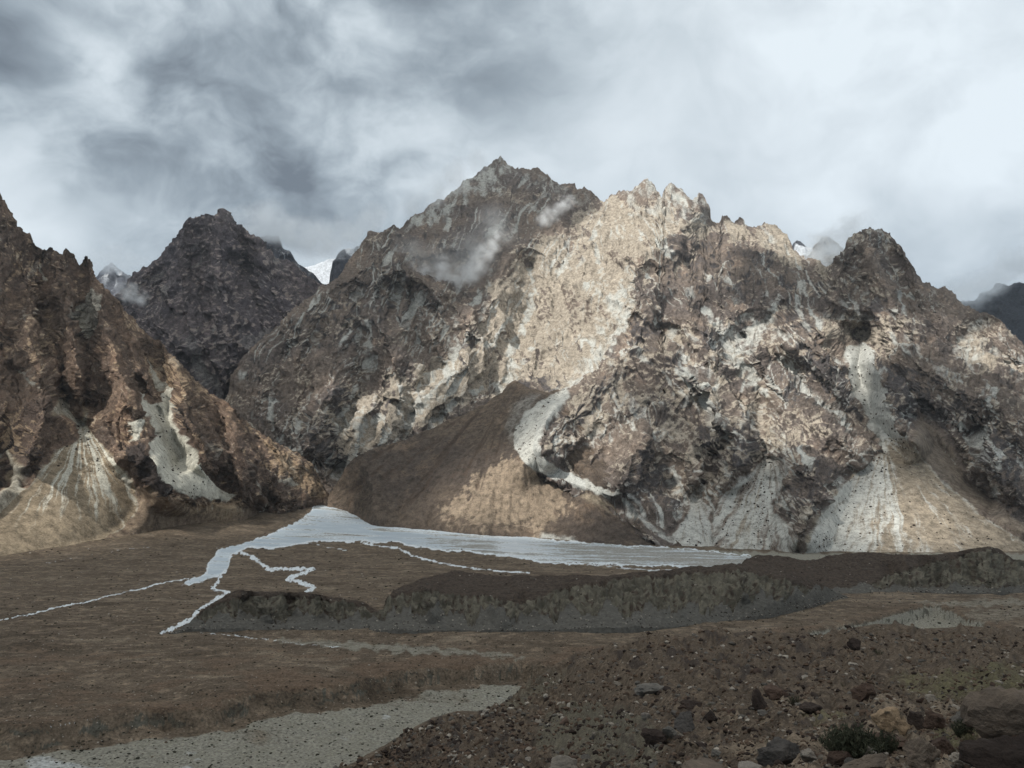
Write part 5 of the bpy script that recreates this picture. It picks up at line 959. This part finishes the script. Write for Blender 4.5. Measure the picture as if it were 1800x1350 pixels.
def flat_mat(name, c):
    m = bpy.data.materials.new(name); m.use_nodes = True; t = NT(m.node_tree)
    geo = t.n('ShaderNodeNewGeometry'); n = t.noise(geo.outputs['Position'], 1.3, 5, .6)
    col = t.mix(t.sstep(n, .3, .7), tuple(k * .65 for k in c), tuple(k * 1.35 for k in c))
    b = t.n('ShaderNodeBsdfPrincipled', {'Base Color': col, 'Roughness': .95}); b.inputs['Specular IOR Level'].default_value = .1
    t.n('ShaderNodeOutputMaterial', {'Surface': b.outputs[0]}); return m
R_B = flat_mat('rubble_brown', (0.088, 0.063, 0.047)); R_D = flat_mat('rubble_dark', (0.030, 0.023, 0.020)); R_G = flat_mat('rubble_grey', (0.095, 0.088, 0.078)); R_P = flat_mat('rubble_pale', (0.27, 0.245, 0.21))
N = 24000; jj = RNG.integers(0, FGX.shape[1] - 55, N); ii = (RNG.random(N) * (FGX.shape[0] - 2)).astype(int)
pts = FGX[ii, jj]; szpx = 1.9 + 8.0 * RNG.random(N) ** 3.6 + 5.0 * np.clip((FGPY[ii, jj] - 1180) / 180, 0, 1) * RNG.random(N) ** 2
cover = ss(fbm(FGPX[ii, jj] / 55, FGPY[ii, jj] / 25, 0 * ii, 3, seed=461), -.25, .25); keep = RNG.random(N) < .35 + .65 * cover
scatter('rubble', pts[keep], (szpx * pts[:, 1] / FPX * .62)[keep], [(R_B, .45), (R_D, .29), (R_G, .16), (R_P, .10)], 3, 'loose rubble covering the foreground hillside', 'rubble')
# stones and scrub on the valley floor and in the channel
sel = np.argwhere((GROUND['lab'] != 1) & (GROUND['py'] > 935) & (GROUND['py'] < 1360) & (GROUND['px'] > -20) & (GROUND['px'] < 1820))
sel = sel[RNG.integers(0, len(sel), 11500)]; gp = GROUND['X'][sel[:, 0], sel[:, 1]]; gpy = GROUND['py'][sel[:, 0], sel[:, 1]]; gsd = GROUND['sdb'][sel[:, 0], sel[:, 1]]
szp = 1.1 + 2.6 * RNG.random(len(sel)) ** 4 + (gsd > 10) * 2.4 * RNG.random(len(sel)) ** 2
scatter('floor_stones', gp[:3500], (szp * gp[:, 1] / FPX * .6)[:3500], [(R_P, .6), (R_G, .25), (R_B, .15)], 5, 'pale stones strewn over the valley floor and channel', 'stones')
for mm, n_, sd_ in ((MOR1, 420, 1), (MOR2, 1300, 2), (MOR3, 800, 3)):
    r_ = np.random.default_rng(sd_); rr = np.where(r_.random(n_) < .6, mm['px'].shape[0] * .28 * r_.random(n_) ** 1.8, (mm['px'].shape[0] - 2) * r_.random(n_)).astype(int); cc = r_.integers(0, mm['px'].shape[1], n_); pt = mm['X'][rr, cc]
    scatter('moraine_stones', pt, (1.0 + 2.4 * r_.random(n_) ** 3) * pt[:, 1] / FPX * .7, [(R_P, .3), (R_G, .3), (R_D, .4)], 70 + sd_, 'stones fallen to the foot of the %s moraine ridge' % ('left', 'middle', 'right')[sd_ - 1], 'stones')
SCRUB = flat_mat('scrub_leaf', (0.022, 0.021, 0.014))
scatter('scrub', gp[3500:], (szp * gp[:, 1] / FPX * .62)[3500:], [(SCRUB, 1.0)], 6, 'dark low scrub dotted over the valley floor', 'scrub', flat=(1.25, .9, .55), sink=.2)
# dark boulders that have rolled down the scree
def rolled(src, poly, n, seed, bias):
    m = np.argwhere(sdf_box(src['px'], src['py'], poly, 5) > 1.5); r = np.random.default_rng(seed)
    m = m[r.integers(0, len(m), n * 6)]; qx, qy = src['px'][m[:, 0], m[:, 1]], src['py'][m[:, 0], m[:, 1]]
    k = r.random(len(m)) < bias(qx, qy); m = m[k][:n]; return src['X'][m[:, 0], m[:, 1]]
rp = [rolled(MAIN, FAN_MID, 130, 1, lambda a, b: np.exp(-((a - 1338) / 16) ** 2) + .6 * np.exp(-((a - 1300 + (b - 880) * .5) / 14) ** 2)), rolled(MAIN, FAN_BIG, 260, 2, lambda a, b: np.where(b < 790, .8, np.exp(-((a - (1552 - (b - 790) * .62)) / 16) ** 2) + .15)), rolled(MAIN, FAN_SMALL, 16, 3, lambda a, b: .6 + 0 * a),
      rolled(HILL, CHUTE, 90, 4, lambda a, b: .7 + 0 * a), rolled(LEFT, FAN_L1, 70, 5, lambda a, b: (b < 830) * .7), rolled(LEFT, FAN_L2, 60, 6, lambda a, b: .6 + 0 * a)]
rp = np.concatenate(rp); scatter('scree_boulders', rp, (1.0 + 1.6 * RNG.random(len(rp)) ** 2) * rp[:, 1] / FPX, [(R_D, .75), (R_B, .25)], 8, 'dark boulders rolled down the pale scree fans', 'boulders', flat=(1, .9, .8))
# ------------------------------------------------------------------ bushes and the clump of trees at the canyon mouth
def leaf_material(name, c0, c1):
    m = bpy.data.materials.new(name); m.use_nodes = True; t = NT(m.node_tree)
    n = t.noise(t.n('ShaderNodeTexCoord').outputs['Object'], 5.0, 4, .6); col = t.mix(t.sstep(n, .35, .65), c0, c1)
    b = t.n('ShaderNodeBsdfPrincipled', {'Base Color': col, 'Roughness': .8}); b.inputs['Specular IOR Level'].default_value = .2
    t.n('ShaderNodeOutputMaterial', {'Surface': b.outputs[0]}); return m
L_DARK = leaf_material('bush_leaf', (0.030, 0.036, 0.022), (0.062, 0.066, 0.042)); L_DRY = leaf_material('dry_leaf', (0.085, 0.08, 0.045), (0.13, 0.115, 0.06)); L_WOOD = flat_mat('twig_bark', (0.06, 0.045, 0.035))
def bush(a, b, w, hh, leaf, n, seed, label, cat='bush', src=None, name='bush', dens=1.0):
    p = fg_point(a, b) if src is None else src; r = np.random.default_rng(seed); wm, hm = w * p[1] / FPX * .5, hh * p[1] / FPX
    e = bpy.data.objects.new(name, None); C.objects.link(e); e.location = p; e['label'] = label; e['category'] = cat
    V, F, SV, SF = [], [], [], []
    for k in range(n):                                    # upright sprays of narrow leaves on thin twigs
        th = r.uniform(0, 6.28); rr = math.sqrt(r.random()); root = np.array([math.cos(th) * rr * wm * .45, math.sin(th) * rr * wm * .4, 0])
        lean = np.array([math.cos(th) * rr * wm * .55, math.sin(th) * rr * wm * .5, hm * (1 - .45 * rr * rr) * r.uniform(.65, 1.05)]); tip = root + lean
        s0 = len(SV); tw = .012 * hm; SV += [root + [tw, 0, 0], root - [tw, 0, 0], tip]; SF.append([s0, s0 + 1, s0 + 2])
        for q_ in range(int(16 * dens)):
            u = r.uniform(.15, 1.0); c = root + lean * u; d = r.normal(size=3); d[2] = abs(d[2]) + .6; d /= np.linalg.norm(d); L = hm * r.uniform(.07, .15); sd = np.cross(d, r.normal(size=3)); sd /= np.linalg.norm(sd); i = len(V)
            V += [c - sd * L * .16, c + sd * L * .16, c + d * L]; F.append([i, i + 1, i + 2])
    obj('stems', mesh_from('stems', np.array(SV), np.array(SF), smooth=False), L_WOOD, e); obj('foliage', mesh_from('foliage', np.array(V), np.array(F), smooth=False), leaf, e)
    return e
bush(1502, 1337, 108, 56, L_DARK, 420, 1, 'big dark green bush among boulders at lower right')
bush(1560, 1325, 44, 40, L_DARK, 110, 2, 'dark bush pressed against the flat reddish brown boulder')
bush(1694, 1296, 40, 32, L_DARK, 120, 3, 'small dark bush at the foot of the largest boulder')
bush(1704, 1306, 36, 16, L_DRY, 60, 4, 'yellowish dry tuft in front of the largest boulder')
bush(1398, 1240, 30, 18, L_DARK, 60, 5, 'low dark bush beside the blocky brown boulder')
bush(1546, 1150, 22, 11, L_DARK, 40, 6, 'low dark bush near the crest of the slope')
for k in range(26):
    a, b = RNG.uniform(1000, 1820), RNG.uniform(1200, 1345); dry = RNG.random() < .55; e = bush(a, b, RNG.uniform(9, 20), RNG.uniform(6, 12), L_DRY if dry else L_DARK, 16, 50 + k, 'tuft', 'tuft', name='tuft'); e['group'] = 'tiny tufts between the stones'; items.append((e, a, b, 'tiny dry tuft' if dry else 'tiny dark tuft'))
single_out(items)
def mouth_tree(a, b, hh, w, seed, label):
    g0 = ground_D(np.array([float(a)]), np.array([float(b)]))[0]; p = P(a, b, g0); r = np.random.default_rng(seed); H = hh * g0 / FPX; Wd = w * g0 / FPX * .5
    e = bpy.data.objects.new('tree', None); C.objects.link(e); e.location = p - np.array([0, 0, 1.0]); e['label'] = label; e['category'] = 'tree'; e['group'] = 'trees at the canyon mouth'
    V, F = [], []
    for k in range(420):
        th = r.uniform(0, 6.28); u = r.random(); rr = math.sqrt(r.random()) * math.sin(math.pi * min(.97, .18 + .8 * u)) ; c = np.array([math.cos(th) * rr * Wd, math.sin(th) * rr * Wd, H * (.15 + .85 * u)]); d = r.normal(size=(3, 3)) * H * .05; i = len(V); V += [c + d[0], c + d[1], c + d[2]]; F.append([i, i + 1, i + 2])
    obj('crown', mesh_from('crown', np.array(V), np.array(F), smooth=False), SCRUB, e)
    t6 = [(math.cos(q_ * 1.047), math.sin(q_ * 1.047)) for q_ in range(6)]; tv = np.array([[c * H * .04, s_ * H * .04, 0] for c, s_ in t6] + [[c * H * .015, s_ * H * .015, H * .7] for c, s_ in t6]); tf = np.array([[q_, (q_ + 1) % 6, 6 + (q_ + 1) % 6, 6 + q_] for q_ in range(6)])
    obj('trunk', mesh_from('trunk', tv, tf), L_WOOD, e)
for a, b, hh, w, lb in ((584, 887, 8, 9, 'dark tree at the canyon mouth, left end of the row'), (591, 886, 12, 13, 'biggest dark tree of the row at the canyon mouth'), (601, 887, 8, 11, 'low dark tree in the middle of the canyon mouth row'), (611, 887, 7, 9, 'small dark tree left of the lone upright one'), (617, 888, 14, 7, 'narrow upright dark tree at the right end of the canyon mouth row')): mouth_tree(a, b, hh, w, int(a), lb)
#__AIR__
# ------------------------------------------------------------------ unseen cloud sheet added over the valley, gaps cut to place the sun patches
DECK_Z = 5500.0
def deck_poly(poly, src):
    out = []
    for a, b in poly:
        k = np.argmin((src['px'] - a) ** 2 + (src['py'] - b) ** 2); p = src['X'].reshape(-1, 3)[k]
        tt = (DECK_Z - p[2]) / SUN_DIR[2]; out.append((p + SUN_DIR * tt)[:2])
    return np.array(out)
GAPS = [(MAIN, [(865, 560), (950, 425), (1055, 365), (1080, 320), (1140, 300), (1260, 330), (1258, 380), (1330, 390), (1400, 420), (1440, 450), (1360, 440), (1270, 425), (1260, 480), (1180, 540), (1100, 620), (1010, 690), (900, 670), (720, 745), (620, 770), (600, 730), (690, 680), (800, 630)]),
        (MAIN, [(1190, 580), (1330, 540), (1400, 560), (1560, 560), (1570, 600), (1450, 640), (1420, 690), (1340, 720), (1250, 700), (1200, 640)]), (MAIN, [(980, 740), (1070, 710), (1120, 760), (1080, 830), (990, 815)]), (MAIN, [(1330, 720), (1440, 720), (1500, 770), (1420, 790), (1340, 780)]),
        (HILL, [(770, 912), (840, 845), (895, 795), (965, 825), (1025, 880), (970, 925), (880, 937)]),
        (LEFT, [(440, 750), (500, 775), (560, 840), (572, 872), (510, 868), (460, 820)]), (LEFT, [(60, 880), (150, 770), (235, 865), (225, 920), (110, 965), (20, 975), (0, 940)]), (LEFT, [(250, 690), (305, 690), (345, 800), (425, 885), (420, 910), (310, 905), (265, 820)]),
        (MAIN, [(1600, 850), (1660, 900), (1690, 930), (1660, 960), (1560, 960), (1560, 900)]), (MAIN, [(1690, 570), (1760, 580), (1800, 640), (1740, 650)])]
dx = np.arange(-10500, 4200, 80.0); dy = np.arange(-6500, 6700, 80.0); DX, DY = np.meshgrid(dx, dy)
wnx = 130 * fbm(DX / 420, DY / 420, 0 * DX, 4, seed=501); wny = 130 * fbm(DX / 420, DY / 420, 0 * DX + 4, 4, seed=505)
gap = np.full(DX.shape, -1e3)
for src, poly in GAPS: gap = np.maximum(gap, sdf_box(DX + wnx * .5, DY + wny * .5, deck_poly(poly, src), 500))
DZ = DECK_Z + 150 * fbm(DX / 900, DY / 900, 0 * DX, 4, seed=510)
far = DY - (6300 + 250 * fbm(DX / 800, 0 * DX, 0 * DX, 3, seed=515))
q = grid_quads(*DX.shape); keep = (gap.ravel()[q] < -30).all(1) & (far.ravel()[q] < 0).all(1)
m = bpy.data.materials.new('shadow_cloud_vapour'); m.use_nodes = True; t = NT(m.node_tree)
tr = t.n('ShaderNodeBsdfTranslucent', {'Color': (0.76, 0.735, 0.70, 1)}); df = t.n('ShaderNodeBsdfDiffuse', {'Color': (0.85, 0.84, 0.82, 1)})
t.n('ShaderNodeOutputMaterial', {'Surface': t.n('ShaderNodeMixShader', {0: 0.15, 1: tr.outputs[0], 2: df.outputs[0]}).outputs[0]})
obj('shadow_cloud_sheet', sub_mesh('shadow_cloud_sheet', np.stack([DX, DY, DZ], -1).reshape(-1, 3), q, keep, {}), m, label='unseen cloud sheet added above the valley, gaps shaped to place the sun patches', cat='cloud', kind='structure')
# ------------------------------------------------------------------ wisps of cloud on the slopes
def wisp(label, blobs, dens, D, seed, nsc=90.0, thr=.42):
    cs = np.array([P(a, b, D + (e[0] if e else 0)) for a, b, r, *e in blobs]); rs = np.array([b[2] * D / FPX for b in blobs])
    lo = (cs - rs[:, None] * np.array([1.15, 1.6, 1.15])).min(0); hi = (cs + rs[:, None] * np.array([1.15, 1.6, 1.15])).max(0); ctr = (lo + hi) / 2
    m = bpy.data.materials.new('cloud_wisp'); m.use_nodes = True; t = NT(m.node_tree)
    pos = t.n('ShaderNodeNewGeometry').outputs['Position']; acc = None
    wv = t.n('ShaderNodeTexNoise', {'Vector': t.vmath('MULTIPLY', pos, (1 / nsc, 1 / nsc, 1.3 / nsc)), 'Scale': 1.0, 'Detail': 5.0, 'Roughness': .6})
    wd = t.n('ShaderNodeTexNoise', {'Vector': t.vmath('MULTIPLY', pos, (.8 / nsc, .8 / nsc, .8 / nsc)), 'Scale': 1.0, 'Detail': 4.0, 'Roughness': .6})
    pw = t.vmath('ADD', pos, t.vmath('MULTIPLY', t.vmath('SUBTRACT', wd.outputs['Color'], (.5, .5, .5)), (nsc * 2.3, nsc * 2.0, nsc * 1.5)))
    for c, r in zip(cs, rs):
        e = t.vmath('MULTIPLY', t.vmath('SUBTRACT', pw, tuple(c)), (1, .7, 1)); ln = t.n('ShaderNodeVectorMath', {0: e}, operation='LENGTH').outputs['Value']
        v = t.sstep(ln, r, r * .05); acc = v if acc is None else t.math('MAXIMUM', acc, v)
    d = t.math('MULTIPLY', t.math('MULTIPLY', acc, t.sstep(wv.outputs[0], thr - .06, thr + .24)), dens)
    vol = t.n('ShaderNodeVolumePrincipled', {'Color': (.96, .98, 1.0, 1), 'Density': d, 'Anisotropy': .2})
    t.n('ShaderNodeOutputMaterial', {'Volume': vol.outputs[0]})
    v, f = ICO[3]; v = v * (hi - lo) / 2 * 1.25
    o = obj('cloud', mesh_from('cloud', v, f), m, label=label, cat='cloud', kind='stuff'); o.location = ctr
wisp('white cloud filling the hollow under the main summit', [(706, 466, 24), (726, 478, 26), (748, 486, 28), (772, 494, 30), (798, 494, 28), (820, 482, 28), (838, 466, 26), (852, 448, 24), (864, 430, 20), (874, 412, 14), (780, 470, 24)], .020, 4930, 1, 75)
wisp('thin veil of mist under the main summit', [(720, 455, 50), (770, 470, 60), (830, 450, 60), (870, 400, 50)], .0022, 5050, 11, 140, .34)
wisp('small cloud wisp right of the main summit', [(955, 388, 20), (970, 376, 22), (988, 362, 20), (1000, 350, 14)], .016, 5500, 2, 90)
wisp('white cloud hanging in the gap left of the blunt right peak', [(1425, 460, 34), (1450, 445, 44), (1475, 425, 44), (1500, 402, 40), (1438, 425, 26)], .014, 5250, 3, 130)
wisp('tiny cloud puff beside the dark pyramid peak', [(228, 515, 24), (244, 522, 18)], .024, 4800, 4, 70)
wisp('cloud bank swallowing the dark shoulder behind the pyramid peak', [(440, 398, 40), (475, 392, 46), (510, 408, 42), (545, 420, 46), (580, 425, 42), (615, 412, 40), (650, 388, 34)], .010, 6700, 5, 190, .36)
wisp('thin mist on the left skyline of the main summit', [(730, 360, 36), (765, 338, 40), (800, 312, 36), (840, 286, 30)], .0035, 6150, 6, 160, .36)
wisp('low cloud on the dark blue mountain at the right edge', [(1680, 518, 36), (1715, 508, 40), (1745, 494, 34), (1780, 470, 36), (1820, 462, 40)], .010, 6400, 7, 180, .36)
wisp('mist round the small bluish summit at left', [(180, 458, 32), (205, 452, 32), (235, 466, 32)], .006, 7800, 8, 180, .36)
# ------------------------------------------------------------------ the air between here and the far summits
v = np.array([[x_, y_, z_] for z_ in (-420.0, 4020.0) for y_ in (-900.0, 11500.0) for x_ in (-9000.0, 9000.0)]); f = np.array([[0, 2, 3, 1], [4, 5, 7, 6], [0, 1, 5, 4], [2, 6, 7, 3], [0, 4, 6, 2], [1, 3, 7, 5]])
m = bpy.data.materials.new('thin_air'); m.use_nodes = True; t = NT(m.node_tree)
t.n('ShaderNodeOutputMaterial', {'Volume': t.n('ShaderNodeVolumePrincipled', {'Color': (.86, .93, 1.0, 1), 'Density': 0.8e-5, 'Anisotropy': .3}).outputs[0]})
obj('haze', mesh_from('haze', v, f, smooth=False), m, kind='stuff', label='thin pale haze in the air of the valley', cat='haze')
#__END__
